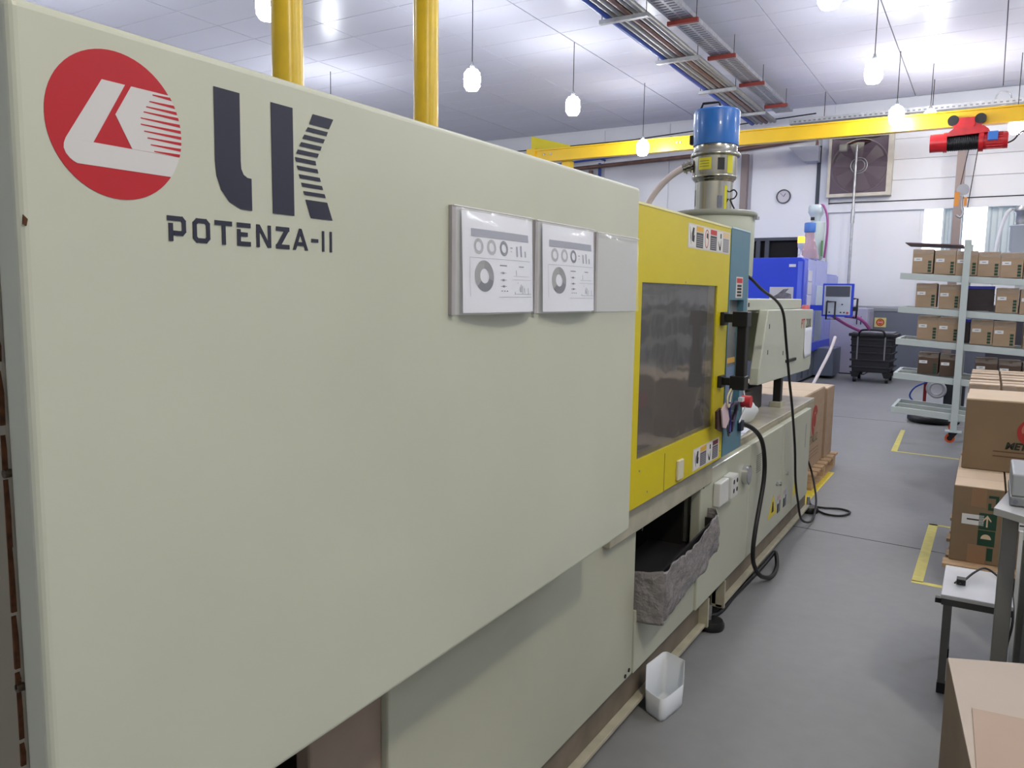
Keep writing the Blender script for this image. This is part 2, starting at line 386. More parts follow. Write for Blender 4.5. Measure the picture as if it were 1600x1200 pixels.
# cross tray near the back wall
t = thing('cable_tray', 'long perforated cable tray running across in front of the back wall', 'cable tray', (0, 18.2, 5.3))
MB().box(-4.0, RX-.1, 18.1, 18.3, 5.38, 5.39).box(-4, RX-.1, 18.1, 18.11, 5.39, 5.47).box(-4, RX-.1, 18.29, 18.3, 5.39, 5.47).build('tray', GALV, t)
sl = MB()
for k in range(110): sl.box(-3.9+k*.1, -3.85+k*.1, 18.097, 18.0995, 5.4, 5.43)
sl.build('slots', mat('slot_dark', (112, 114, 120), .7), t, kind='stuff')
for x in (-3.3, -1.25, .6, 2.6): MB().cyl((x, 18.2, 5.39), (x, 18.2, CZ-.004), .008, n=6).build('tray_rod', BLACKC, t)
MB().ring((-.05, 18.2, 5.50), .13, .012, 'y').build('cable_loop', GALV, t)
# pipes along the back wall on the left
t = tag(MB().tube([(-13, 19.3, 4.9), (-6.3, 19.3, 5.08), (-4.5, 19.3, 5.2), (-3.62, 19.3, 5.27), (-3.62, 19.3, 4.9)], .055, res=1).build('brown_pipe', BPIPE), 'thick brown pipe running high along the back wall to an elbow', 'pipe')
t = tag(MB().tube([(-13, 19.15, 5.0), (-4.6, 19.15, 5.36)], .03, res=1).box(-12.9, -12.86, 19.15, 19.5, 4.97, 5.03).box(-9.0, -8.96, 19.15, 19.5, 5.15, 5.19).box(-5.4, -5.36, 19.15, 19.5, 5.31, 5.35).build('blue_pipe', BLPIPE), 'thin blue air pipe running level high on the back wall', 'pipe')
tag(MB().cyl((-9.1, 19.4, .02), (-9.1, 19.4, 5.10), .04).build('blue_pipe', BLPIPE), 'blue vertical air pipe dropping down the back wall behind the beige cover', 'pipe')
tag(MB().cyl((-9.33, 19.35, .02), (-9.33, 19.35, 4.92), .06).build('brown_pipe', BPIPE), 'brown vertical pipe beside the blue one on the back wall', 'pipe')
tag(MB().tube([(-13, 18.9, 5.5), (-8, 18.9, 5.52), (-3.6, 18.9, 5.72)], .014, res=1).build('ceiling_cable', BLACKC), 'thin black cable strung along the top of the back wall', 'cable')
BCOL = mat('mauve_brown_column', (138, 124, 120), .5)
tag(MB().box(-5.32, -5.17, 19.27, 19.44, 0, 5.02).build('brown_column', BCOL), 'brown steel column on the back wall just right of the blue capped loader', 'column')
tag(MB().box(-.78, -.62, 18.9, 19.1, 0, 4.9).build('brown_column', BCOL), 'brown steel column behind the hoist hook between the bright windows', 'column')
tag(MB().prism([(-4.2, 5.06), (-3.55, 5.06), (-3.55, 4.72), (-3.85, 4.72)], 'y', 19.1, 19.45).build('duct_box', mat('grey_duct', (176, 180, 190), .5)), 'pale grey tapered duct box under the yellow beam on the wall', 'duct')
# pendant bulbs
def lamp(x, y, z, label, group=None, top=CZ, warm=False):
    t = thing('pendant_bulb', label, 'lamp', (x, y, z), group)
    MB().lathe((x, y, z), [(.02, -.165), (.085, -.155), (.12, -.10), (.128, 0), (.12, .09), (.08, .145), (.03, .165)], n=20).build('bulb', LAMPW if warm is True else LAMPD if warm == 'dim' else LAMPM, t)
    MB().lathe((x, y, z), [(.032, .14), (.035, .2), (.02, .23), (.015, .26)], n=12).build('socket', mat('grey_socket', (110, 112, 116), .5), t)
    MB().cyl((x, y, z+.25), (x, y, top), .007, n=6).build('cord', BLACKC, t)
    return t
lamp(-6.94, 10.19, 4.85, 'lit pendant bulb just right of the right yellow post')
lamp(-6.5, 12.69, 4.93, 'lit pendant bulb above the middle of the beige cover, second right of the posts')
lamp(-1.70, 13.0, 4.96, 'large bright pendant bulb right of the ceiling cable tray')
lamp(-1.66, 15.9, 4.90, 'bright pendant bulb overlapping the yellow crane beam left of the hoist')
lamp(-6.42, 15.76, 4.70, 'small lit pendant bulb in front of the left part of the yellow beam')
lamp(-7.36, 6.6, 4.9, 'lit pendant bulb at the top edge, left of the left yellow post')
lamp(-1.20, 17.0, 5.0, 'lit bulb near the back cable tray above the yellow beam', warm='dim')
lamp(.19, 17.0, 4.76, 'lit bulb glowing behind the right end of the red hoist', warm='dim')
G = 'pendant bulbs outside the picture'
lamp(1.7, .8, 4.8, 'added warm fill bulb for the foreground, outside the picture', top=CZ, warm=True)  # no seen lamp, added to brighten the near side of the machine
lamp(1.4, 5.6, 4.9, 'added fill bulb beside the aisle, outside the picture')  # second added bulb, fills light along the aisle
for (x, y) in ((-1.7, 9.3), (-1.7, 6.0), (3.2, 4.0), (3.4, 9.0), (4.6, 15.0), (-7.3, 2.5), (-11.6, 6), (-11.6, 12), (6.3, 12)):
    lamp(x, y, 4.9, 'pendant bulb hanging outside the picture', G)

# ------------------------------------------------------------------ yellow posts, gantry crane and hoist
for (y, lb) in ((3.0, 'left of the two round yellow posts behind the beige cover'), (4.17, 'right of the two round yellow posts behind the beige cover')):
    t = thing('yellow_post', lb, 'post', (-3.2, y, 0))
    MB().cyl((-3.2, y, .02), (-3.2, y, 5.98), .08, n=32).build('tube', YELP, t)
    MB().box(-3.34, -3.06, y-.14, y+.14, 0, .02).build('base_plate', YELP, t)
t = thing('gantry_crane', 'yellow steel crane beam crossing the hall on a gusseted column', 'crane', (-9.4, 16.5, 0))
CAM_SCALE[0] = (1.5, -.825)      # crane and hoist scaled up about the camera, pushed back along the line of sight
b = MB().box(-6.28, 5.2, 10.94, 11.06, 3.862, 3.88).box(-6.28, 5.2, 10.94, 11.06, 3.69, 3.708).box(-6.28, 5.2, 10.972, 10.99, 3.708, 3.862)
b.build('beam', YELB, t)
MB().box(-6.40, -6.26, 10.93, 11.07, .55, 3.9).build('column', YELB, t)
MB().box(-5.86, -5.72, 11.1, 11.24, .55, 3.70).build('column', YELB, t)
MB().box(5.05, 5.19, 10.93, 11.07, .55, 3.69).build('column', YELB, t)
MB().prism([(-6.40, 3.69), (-6.40, 4.12), (-5.72, 3.93), (-5.66, 3.69)], 'y', 11.08, 11.10).build('gusset_plate', YEL, t)
for x in (-6.1, -5.98, -3.95, -3.9): MB().cyl((x, 10.972, 3.80), (x, 10.955, 3.80), .014, n=8).build('bolt', GALV, t)
h = thing('electric_hoist', 'red electric wire hoist hanging from the yellow beam with orange hook block', 'hoist', (-.52, 16.3, 4.0))
MB().cyl((-.74, 10.8, 3.485), (-.60, 10.8, 3.485), .105, n=20).cyl((-.60, 10.8, 3.485), (-.56, 10.8, 3.485), .115, n=20).build('gearbox', REDM, h)
dr = MB().cyl((-.56, 10.8, 3.47), (-.24, 10.8, 3.47), .085, n=20).build('rope_drum', BLACK, h)
b = MB()
for k in range(14): b.ring((-.54+k*.021, 10.8, 3.47), .086, .006, 'x', n=16, k=4)
b.build('rope_coil', BLACKC, dr, kind='stuff')
MB().cyl((-.24, 10.8, 3.47), (-.19, 10.8, 3.47), .115, n=20).cyl((-.19, 10.8, 3.47), (.05, 10.8, 3.47), .095, n=20).build('motor', REDM, h)
b = MB()
for k in range(7): b.box(-.16, .0, 10.8-.1*math.sin(.5+k*.35)-.004, 10.8-.1*math.sin(.5+k*.35)+.004, 3.47-.1*math.cos(.5+k*.35)-.006, 3.47-.1*math.cos(.5+k*.35)+.004)
b.build('cooling_fins', REDM, h)
MB().box(-.15, -.05, 10.68, 10.72, 3.46, 3.56).build('control_box', mat('blue_plastic_box', (46, 116, 200), .4), h, bevel=.006)
MB().prism([(-.58, 3.54), (-.13, 3.56), (-.15, 3.60), (-.2, 3.64), (-.5, 3.63), (-.56, 3.58)], 'y', 10.72, 10.90).build('frame', REDM, h)
b = MB().prism([(-.5, 3.62), (-.23, 3.62), (-.22, 3.70), (-.27, 3.78), (-.45, 3.78), (-.52, 3.70)], 'y', 10.90, 10.935)
b.cyl((-.37, 10.90, 3.70), (-.37, 10.86, 3.70), .075, n=20).build('trolley_plate', REDM, h)
for x in (-.52, -.24):
    MB().cyl((x, 10.90, 3.755), (x, 10.965, 3.755), .06, n=20).build('trolley_wheel', BLACK, h)
for x in (-.335, -.24): MB().cyl((x, 10.8, 3.39), (x-.06, 10.8, 2.94 if x < -.3 else 2.72), .005, n=6).build('wire_rope', BLACKC, h)
hk = MB().cyl((-.36, 10.77, 2.93), (-.36, 10.83, 2.93), .065, n=20).build('hook_block', mat('grey_cast_block', (150, 150, 156), .4, metal=.5), h)
MB().box(-.44, -.39, 10.74, 10.77, 2.74, 2.90).box(-.34, -.31, 10.76, 10.79, 2.74, 2.84).build('side_plate', mat('orange_block_paint', (222, 140, 40), .4), hk)
MB().tube([(-.36, 10.8, 2.86), (-.36, 10.8, 2.72), (-.34, 10.8, 2.66), (-.37, 10.8, 2.61), (-.41, 10.8, 2.64)], .013, n=8).build('hook', GALV, hk)
MB().tube([(.0, 10.8, 3.42), (.1, 10.8, 3.46), (.2, 10.8, 3.56), (.5, 10.85, 3.66), (1.2, 10.9, 3.6)], .009, n=6).build('supply_cable', BLACKC, h)

CAM_SCALE[0] = None
# ------------------------------------------------------------------ things on the back wall
# extractor fan
t = thing('wall_fan', 'large square extractor fan with wire guard high on the back wall', 'fan', (-2.68, BY-.2, 3.9))
fx0, fx1, fz0, fz1 = -3.34, -2.02, 3.90, 5.23; fy = BY-.30
FR = mat('fan_frame_cream', (200, 194, 178), .5, var=.1); FD = mat('fan_inner_mauve_grey', (120, 108, 116), .6, var=.15)
b = MB().box(fx0, fx1, fy, BY-.03, fz0, fz0+.07).box(fx0, fx1, fy, BY-.03, fz1-.05, fz1).box(fx0, fx0+.06, fy, BY-.03, fz0+.07, fz1-.05).box(fx1-.1, fx1, fy, BY-.03, fz0+.07, fz1-.05)
b.build('frame', FR, t)
fc = (-2.69, 4.565); FRr = .58
b = MB()
for q in range(4):
    cx_, cz_ = ((fx0+.06, fz0+.07), (fx1-.1, fz0+.07), (fx1-.1, fz1-.05), (fx0+.06, fz1-.05))[q]
    a0 = (math.pi*1.0, math.pi*1.5, 0, math.pi*.5)[q]
    arc = [(fc[0]+FRr*math.cos(a0+math.pi/2*i/12), fc[1]+FRr*math.sin(a0+math.pi/2*i/12)) for i in range(13)]
    b.prism([(cx_, cz_)] + arc, 'y', BY-.17, BY-.15)
b.build('shroud', FD, t)
b = MB(); disc(b, 'y', BY-.24, BY-.15, fc, FRr+.012, n=40, r_in=FRr); b.build('shroud_ring', FR, t)
MB().box(fx0+.06, fx1-.1, BY-.05, BY-.032, fz0+.07, fz1-.05).build('back_panel', mat('fan_dark_back', (62, 44, 52), .8), t)
LVm = mat('reddish_louvre', (128, 70, 66), .6, var=.3, scale=3)
for k in range(10):
    z = fz0+.14+k*.118
    MB().rod((fx0+.1, BY-.09, z), (fx1-.12, BY-.09, z), .06, .012).build('louvre', LVm, t)
BLm = mat('fan_blade_grey', (168, 166, 150), .5, var=.1)
for k in range(6):
    a = math.radians(38+60*k); c, s_ = math.cos(a), math.sin(a)
    def bp(r, w, dy): return (fc[0]+r*c-w*s_, BY-.16+dy, fc[1]+r*s_+w*c)
    vs = [bp(.1, -.05, -.03), bp(.1, .05, .03), bp(.52, .17, .03), bp(.54, 0, 0), bp(.5, -.14, -.03)]
    vs2 = [(v[0], v[1]+.012, v[2]) for v in vs]
    MB().add(vs+vs2, [(0,1,2,3,4), (9,8,7,6,5), (0,5,6,1), (1,6,7,2), (2,7,8,3), (3,8,9,4), (4,9,5,0)]).build('blade', BLm, t)
MB().cyl((fc[0], BY-.24, fc[1]), (fc[0], BY-.14, fc[1]), .1, n=20).build('hub', mat('fan_hub', (90, 84, 90), .5), t)
MB().cyl((fx0+.22, BY-.24, 4.98), (fx0+.38, BY-.24, 4.98), .09, n=16).build('motor', BLm, t)
b = MB()
gx0, gx1, gz0, gz1 = fx0+.06, fx1-.1, fz0+.07, fz1-.05
n = 24
for k in range(-n, n):
    for sg in (1, -1):
        # diagonal wires clipped to the guard opening
        x_ = gx0+(gx1-gx0)*(k/n) if sg == 1 else gx0+(gx1-gx0)*(k/n+1)
        sl_ = .55
        z0_, z1_ = gz0, gz1
        xa, xb = x_, x_+sg*(gz1-gz0)/sl_*1.0
        pa = Vector((xa, gz0)); pb = Vector((xb, gz1))
        ts = []
        lo, hi = 0.0, 1.0
        dx = pb.x-pa.x
        t1, t2 = sorted(((gx0-pa.x)/dx, (gx1-pa.x)/dx)); lo = max(lo, t1); hi = min(hi, t2)
        if hi-lo < .01: continue
        p = pa.lerp(pb, lo); q = pa.lerp(pb, hi)
        b.rod((p.x, fy+.01, p.y), (q.x, fy+.01, q.y), .010)
b.build('wire_guard', mat('mauve_guard_wire', (128, 112, 124), .5), t, kind='stuff')
b = MB().ring((fc[0], fy, fc[1]), .17, .012, 'y').ring((fc[0], fy, fc[1]), .12, .009, 'y'); b.build('guard_ring', GALV, t)
tag(MB().cyl((-2.74, 19.1, 1.5), (-2.74, 19.1, 5.0), .028).cyl((-2.74, 19.1, 3.3), (-2.74, 19.1, 3.6), .04).build('conduit', GALV), 'vertical steel conduit running down in front of the wall fan', 'conduit')
# clock
t = thing('wall_clock', 'round wall clock with dark rim on the white back wall', 'clock', (-4.335, BY-.06, 3.85))
b = MB(); disc(b, 'y', BY-.075, BY-.03, (-4.335, 4.0), .165, n=32, r_in=.14); b.build('rim', mat('dark_clock_rim', (58, 60, 70), .4), t)
b = MB(); disc(b, 'y', BY-.05, BY-.03, (-4.335, 4.0), .142, n=32); b.build('face', mat('clock_face', (206, 202, 210), .5), t)
MB().rod((-4.335, BY-.055, 4.0), (-4.29, BY-.055, 4.07), .01).build('hour_hand', INK, t)
MB().rod((-4.335, BY-.055, 4.0), (-4.41, BY-.055, 4.08), .007).build('minute_hand', INK, t)
# sign on the grey wainscot
t = thing('safety_sign', 'small cream sign with an orange and red disc on the grey wall', 'sign', (-2.07, BY-.07, 1.0))
MB().box(-2.19, -1.95, BY-.068, BY-.06, 1.0, 1.21).build('board', mat('sign_cream', (226, 216, 150), .5), t)
b = MB(); disc(b, 'y', BY-.0705, BY-.069, (-2.07, 1.105), .085); b.build('disc', mat('sign_red', (176, 44, 20), .5), t)
b = MB(); disc(b, 'y', BY-.0735, BY-.0715, (-2.07, 1.105), .065, n=24, r_in=.05); b.build('ring', mat('sign_orange', (232, 150, 40), .5), t)
MB().box(-2.12, -2.02, BY-.075, BY-.0715, 1.085, 1.13).build('print', mat('sign_pink', (226, 150, 160), .5), t)
# grey cabinet by the wall
t = thing('electrical_cabinet', 'pale grey steel cabinet with slots beside the grey wall', 'cabinet', (-2.5, 18.7, 0))
MB().box(-2.95, -2.2, 18.3, 19.3, 0.02, 1.42).build('body', mat('cabinet_pale_grey', (186, 184, 204), .45), t, bevel=.01)
MB().box(-2.2, -2.188, 18.4, 19.2, .1, 1.35).build('door', mat('cabinet_door_grey', (168, 168, 188), .45), t)
for x in (-2.42, -2.34): MB().box(x, x+.02, 18.29, 18.3, 1.08, 1.25).build('slot', DARK, t)
MB().box(-2.95, -2.2, 18.3, 19.3, 0, .02).build('plinth', DARK, t)

# ------------------------------------------------------------------ the beige injection moulding machine
M0 = thing('injection_moulding_machine', 'large beige injection moulding machine with round red emblem and yellow safety door', 'machine', (-1.75, 3.2, 0))
XC = -.97
# clamp cover: a proud shell, rounded front edges
CAM_SCALE[0] = COVER
cc = MB().prism([(.493, .840), (.86, .846), (2.374, .871), (2.374, 1.986), (.493, 1.978)], 'x', -1.028, XC).build('clamp_cover', PAINT, M0, bevel=.011, seg=4)
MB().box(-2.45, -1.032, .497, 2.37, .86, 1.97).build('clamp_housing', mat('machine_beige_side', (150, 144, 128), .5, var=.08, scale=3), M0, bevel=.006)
b = MB()
rr = random.Random(3)
z = .86
while z < 1.97:
    L = rr.uniform(.02, .09); w0 = rr.uniform(.0008, .0026)
    b.prism([(-1.0315-w0, z), (-1.0315+w0*.6, z), (-1.0315+w0*rr.uniform(.3, 1.2), z+L*.6), (-1.0315-w0*rr.uniform(.3, 1), z+L)], 'y', .488, .494)
    z += L*rr.uniform(.9, 1.3)
b.build('rust_seam', RUST, cc)
for (x, z) in ((-1.030, 1.418), (-1.031, 1.137), (-1.029, 1.70)):
    MB().cyl((x, .497, z), (x, .488, z), .0055, n=12).build('seam_bolt', mat('rusty_bolt', (96, 84, 70), .4, metal=.7, var=.3, scale=300), cc)
MB().prism([(.497, 1.722), (.501, 1.720), (.503, 1.728), (.498, 1.733)], 'x', XC-.001, XC+.0004).build('rust_spot', RUST, cc)
# emblem: red disc with the white folded-band mark and red stripes
ec = (.620, 1.855); ER = .092
b = MB(); disc(b, 'x', XC-.001, XC+.0006, ec, ER, n=64); b.build('emblem_disc', RED, cc)
def inside(y): return math.sqrt(max(0, ER**2-(y-ec[1])**2))+ec[0]
wb = MB()
FC = [0]
def flat(b, pts, d=.0004, d0=0):
    FC[0] = (FC[0]+1) % 12
    return b.prism(pts, 'x', XC+.0006+d0, XC+.0006+d0+d+FC[0]*.00002)
arc_br = [(ec[0]+ER*math.cos(a), ec[1]+ER*math.sin(a)) for a in [math.asin((1.801-ec[1])/ER)+k*(math.asin((1.829-ec[1])/ER)-math.asin((1.801-ec[1])/ER))/6 for k in range(7)]]
flat(wb, [(.601, 1.9085), (.632, 1.9085), (.5865, 1.8295), (.552, 1.8295)])
flat(wb, [(.552, 1.8295), (.5495, 1.823), (.549, 1.817), (.5515, 1.811), (.556, 1.806), (.5605, 1.803), (.565, 1.801)] + arc_br)
flat(wb, [(.6405, 1.9085), (.6171, 1.869), (.6385, 1.8295), (.672, 1.8295), (.6519, 1.867), (.6720, 1.9085)])
arc_r = [(inside(z), z) for z in [1.8295+k*(1.9085-1.8295)/16 for k in range(17)]]
flat(wb, [(.672, 1.8295)] + arc_r + [(.672, 1.9085), (.6519, 1.867)])
wb.build('emblem_band', WHITEP, cc)
rb = MB()
sL = [(.6705, 1.9044), (.6657, 1.895), (.6608, 1.8873), (.6568, 1.88), (.6521, 1.8714), (.6518, 1.8634), (.6564, 1.8554), (.661, 1.8475), (.6653, 1.8393), (.67, 1.8314)]
for (y, z) in sL:
    h_ = .0016+.0014*min(1, (z-1.83)/.05 if False else .8)
    zt, zb = z+.0018, z-.0022
    rb.prism([(y, z+.0006), (y, z-.0007), (inside(zb), zb), (inside(zt), zt)], 'x', XC+.001, XC+.0014)
rb.build('emblem_stripes', RED, cc)
# big two-letter mark
lb = MB()
flat(lb, [(.768, 1.9375), (.8135, 1.9375), (.8125, 1.841), (.8133, 1.8283), (.8173, 1.8205), (.8243, 1.8167), (.832, 1.8162), (.832, 1.7685), (.811, 1.769), (.7903, 1.778), (.7762, 1.794), (.769, 1.813), (.767, 1.833)])
flat(lb, [(.8725, 1.9372), (.917, 1.9372), (.917, 1.7687), (.8725, 1.7687)])
for q in ([(.9607,1.9363),(1.0077,1.9363),(.9977,1.9192),(.9526,1.9192)], [(.9494,1.9135),(.9946,1.9135),(.9915,1.9067),(.945,1.9067)],
          [(.9416,1.9004),(.9875,1.9004),(.9839,1.8937),(.9372,1.8937)], [(.9343,1.8875),(.9799,1.8875),(.9769,1.8808),(.9305,1.8808)],
          [(.9271,1.8748),(.9732,1.8748),(.9702,1.8682),(.9234,1.8682)], [(.9205,1.8620),(.9654,1.8620),(.9667,1.8554),(.9225,1.8554)],
          [(.9238,1.8492),(.9695,1.8492),(.9717,1.8430),(.9272,1.8430)], [(.9282,1.8361),(.9745,1.8361),(.977,1.8300),(.931,1.8300)],
          [(.9328,1.8233),(.9792,1.8233),(.9821,1.8172),(.936,1.8172)], [(.9373,1.8105),(.9852,1.8105),(.9878,1.8045),(.9402,1.8045)],
          [(.942,1.7972),(.9909,1.7972),(1.0032,1.7684),(.9533,1.7684)]):
    flat(lb, q)
lb.build('big_letters', NAVY, cc)
# POTENZA-II drawn as square stencil letters
tb = MB(); zt, zb, st = 1.7492, 1.7148, .0068
def bar(y0, y1, z0, z1): flat(tb, [(y0, z0), (y1, z0), (y1, z1), (y0, z1)])
def rpath(pts, w=.0066):
    for p, q in zip(pts, pts[1:]):
        d = Vector((q[0]-p[0], q[1]-p[1])); n_ = Vector((-d.y, d.x)).normalized()*w/2; e = d.normalized()*w*.3
        flat(tb, [(p[0]-n_.x-e.x, p[1]-n_.y-e.y), (q[0]-n_.x+e.x, q[1]-n_.y+e.y), (q[0]+n_.x+e.x, q[1]+n_.y+e.y), (p[0]+n_.x-e.x, p[1]+n_.y-e.y)])
def loop(y0, y1, z0, z1, c=.004, close=True):
    pts = [(y0+c, z1), (y1-c, z1), (y1, z1-c), (y1, z0+c), (y1-c, z0), (y0+c, z0), (y0, z0+c), (y0, z1-c)]
    rpath(pts+[pts[0]] if close else pts)
h3 = st/2
# P
rpath([(.6876, zt-h3), (.7085, zt-h3), (.7118, zt-h3-.0035), (.7118, 1.7292), (.7085, 1.7258), (.698, 1.7258)]); bar(.6876, .6945, zb, 1.7392); bar(.6876, .702, 1.7225, 1.7292)
loop(.7260+h3, .7550-h3, zb+h3, zt-h3)
bar(.7632, .7938, zt-st, zt); bar(.7752, .7820, zb, zt)
bar(.8025, .8280, zt-st, zt); bar(.8025, .8095, zb, 1.7395); bar(.8025, .8225, 1.7290, 1.7352); bar(.8025, .8280, zb, zb+st)
bar(.8389, .8452, zb, zt); bar(.8615, .8678, zb, zt); flat(tb, [(.8389, zt), (.8456, zt), (.8678, zb), (.8611, zb)])
bar(.8780, .9055, zt-st, zt); bar(.8776, .9055, zb, zb+st); flat(tb, [(.8776, zb+st*.6), (.887, zb+st*.6), (.9055, zt-st*.6), (.896, zt-st*.6)])
flat(tb, [(.9125, zb), (.9190, zb), (.9315, zt-.004), (.9315, zt), (.9265, zt)]); flat(tb, [(.9458, zb), (.9393, zb), (.9268, zt-.004), (.9268, zt), (.9318, zt)]); bar(.9195, .9390, 1.7215, 1.7275)
bar(.9534, .9693, 1.7290, 1.7348); bar(.9780, .9833, zb, zt); bar(.9965, .9, zb, zt) if False else None; bar(.9960, 1.0014, zb, zt)
tb.build('model_lettering', NAVY, cc)

CAM_SCALE[0] = None
# lower panels and opening
XL = -1.07
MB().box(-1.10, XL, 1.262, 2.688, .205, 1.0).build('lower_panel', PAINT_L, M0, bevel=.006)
MB().box(-1.13, -1.088, 1.045, 1.262, .205, 1.0).build('corner_post', mat('pinkish_worn_post', (150, 134, 120), .5, var=.1, scale=6), M0, bevel=.006)
MB().box(-1.16, -1.11, .50, .60, .205, 1.0).build('corner_post', PAINT_D, M0)
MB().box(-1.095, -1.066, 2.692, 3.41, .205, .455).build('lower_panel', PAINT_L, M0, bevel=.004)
for (y, z) in ((2.62, .225), (2.655, .235), (2.73, .435), (3.36, .225), (3.39, .235), (2.74, .765)):
    MB().cyl((XL-.002, y, z), (XL+.0035, y, z), .008, n=10).build('panel_screw', BLACK, M0)
# inner dark cavity
MB().box(-2.35, -2.3, .55, 4.9, .2, 1.9).box(-2.3, -1.12, .62, .64, .2, .86).box(-2.3, -1.14, 2.4, 2.42, .2, .9).box(-2.3, -1.14, 3.42, 3.44, .2, .88).build('inner_liner', DARK, M0)
MB().box(-2.3, -1.13, 2.42, 3.42, .2, .22).build('inner_floor', DARK, M0)
# base rail: web, bottom flange, feet
for (ya, yb) in ((.5, 3.64), (3.90, 6.22)):
    MB().box(-1.125, -1.105, ya, yb, .06, .20).build('rail_web', GREY_RAIL, M0)
    MB().box(-1.105, -1.070, ya, yb, .045, .062).build('rail_flange', CREAM, M0, bevel=.002, seg=1)
MB().box(-1.135, -1.06, 3.62, 3.64, .045, .19).box(-1.135, -1.06, 3.90, 3.92, .045, .19).build('rail_end_plate', CREAM, M0)
MB().box(-1.14, -1.13, 3.64, 3.90, .05, .2).build('rail_gap_back', DARK, M0)
for y in (3.73, 6.24, 1.2):
    f = MB().lathe((-1.075, y, 0), [(.062, 0), (.068, .012), (.066, .03), (.058, .045)], n=28).build('foot_pad', BLACK, M0)
    MB().cyl((-1.085, y, .045), (-1.085, y, .12), .012, n=10).build('foot_bolt', GALV, f)
MB().box(-2.3, -1.14, .5, 6.2, .06, .2).build('base_frame', GREY_RAIL, M0)
for y in (1.0, 3.8, 6.0): MB().box(-2.3, -2.2, y-.06, y+.06, 0, .06).build('rear_foot', BLACK, M0)

# beam and bed
MB().box(-1.10, -1.04, 2.38, 3.53, .79, .905).build('door_sill', PAINT_D, M0, bevel=.004)
MB().box(-1.12, -1.09, 3.53, 6.27, .81, .885).build('bed_side', mat('bed_side_khaki', (156, 150, 126), .45, var=.2, scale=10), M0, bevel=.003)
MB().box(-2.3, -1.09, 3.53, 6.27, .86, .888).build('bed_top', mat('bed_top_beige', (188, 182, 160), .35, var=.2, scale=8), M0, bevel=.003)
MB().box(-2.3, -1.13, 3.46, 6.2, .2, .86).build('bed_body', PAINT_D, M0)
# cabinet doors
D = []
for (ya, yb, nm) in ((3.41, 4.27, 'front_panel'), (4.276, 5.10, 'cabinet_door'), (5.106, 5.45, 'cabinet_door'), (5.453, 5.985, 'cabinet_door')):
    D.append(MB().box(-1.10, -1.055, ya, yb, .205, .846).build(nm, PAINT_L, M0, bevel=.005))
XD = -1.055
for (y, z) in ((4.95, .49), (5.05, .47), (5.24, .50)): MB().cyl((XD, y, z), (XD+.012, y, z), .012, n=12).build('latch', GALV, D[1] if y < 5.1 else D[2])
MB().cyl((XD, 3.45, .78), (XD+.002, 3.45, .78), .006, n=8).build('panel_hole', BLACK, D[0])
b = MB()
for k in range(9): b.box(XD, XD+.0012, 4.42, 4.52, .66+k*.012, .664+k*.012)
b.build('vent_slits', mat('slit_grey', (110, 112, 108), .6), D[1], kind='stuff')
# socket outlets
so = MB().box(XD, XD+.035, 3.60, 3.75, .655, .77).box(XD, XD+.05, 3.75, 3.86, .665, .775).build('socket_box', mat('white_socket_plastic', (212, 214, 210), .35), D[0], bevel=.006)
b = MB()
for (y, z) in ((3.78, .70), (3.835, .70), (3.78, .745), (3.835, .745)): b.cyl((XD+.05, y, z), (XD+.0515, y, z), .012, n=10)
b.build('socket_hole', BLACK, D[0])
ga = MB().cyl((XD, 4.15, .705), (XD+.03, 4.15, .705), .052, n=28).build('pressure_gauge', mat('chrome', (200, 200, 200), .15, metal=1), D[0])
b = MB(); disc(b, 'x', XD+.03, XD+.032, (4.15, .705), .043); b.build('gauge_face', mat('gauge_glass', (150, 152, 156), .2), D[0])
# warning triangles and small labels on the cabinet
YW = mat('warning_yellow', (214, 196, 60), .5)
b = MB().prism([(4.76, .30), (5.0, .30), (4.88, .435)], 'x', XD, XD+.001); b.build('warning_triangle', YW, D[1])
b = MB().prism([(4.85, .325), (4.91, .325), (4.89, .39), (4.87, .39)], 'x', XD+.001, XD+.0016); b.build('triangle_mark', INK, D[1])
b = MB().prism([(5.455, .30), (5.60, .30), (5.53, .44)], 'x', XD, XD+.001); b.build('warning_triangle', YW, D[3])
for (y0, dd, mm, k) in ((5.0, D[1], mat('label_pink', (196, 160, 160), .5), 0), (5.17, D[2], mat('label_mauve', (176, 164, 170), .5), 1)):
    MB().box(XD, XD+.0008, y0, y0+(.095 if k == 0 else .13), .28, .40).build('warning_label', mat('label_pale', (186, 190, 190), .5), dd)
    MB().box(XD+.0008, XD+.0014, y0+.005, y0+.05, .285, .345).box(XD+.0008, XD+.0014, y0+.065, y0+.085, .285, .36).build('label_print', INK, dd)
    MB().box(XD+.0008, XD+.0014, y0+.005, y0+.085, .37, .395).build('label_header', mm, dd)
MB().box(XD, XD+.0006, 5.80, 5.83, .58, .75).build('faint_label', mat('label_grey', (150, 156, 154), .5), D[3])

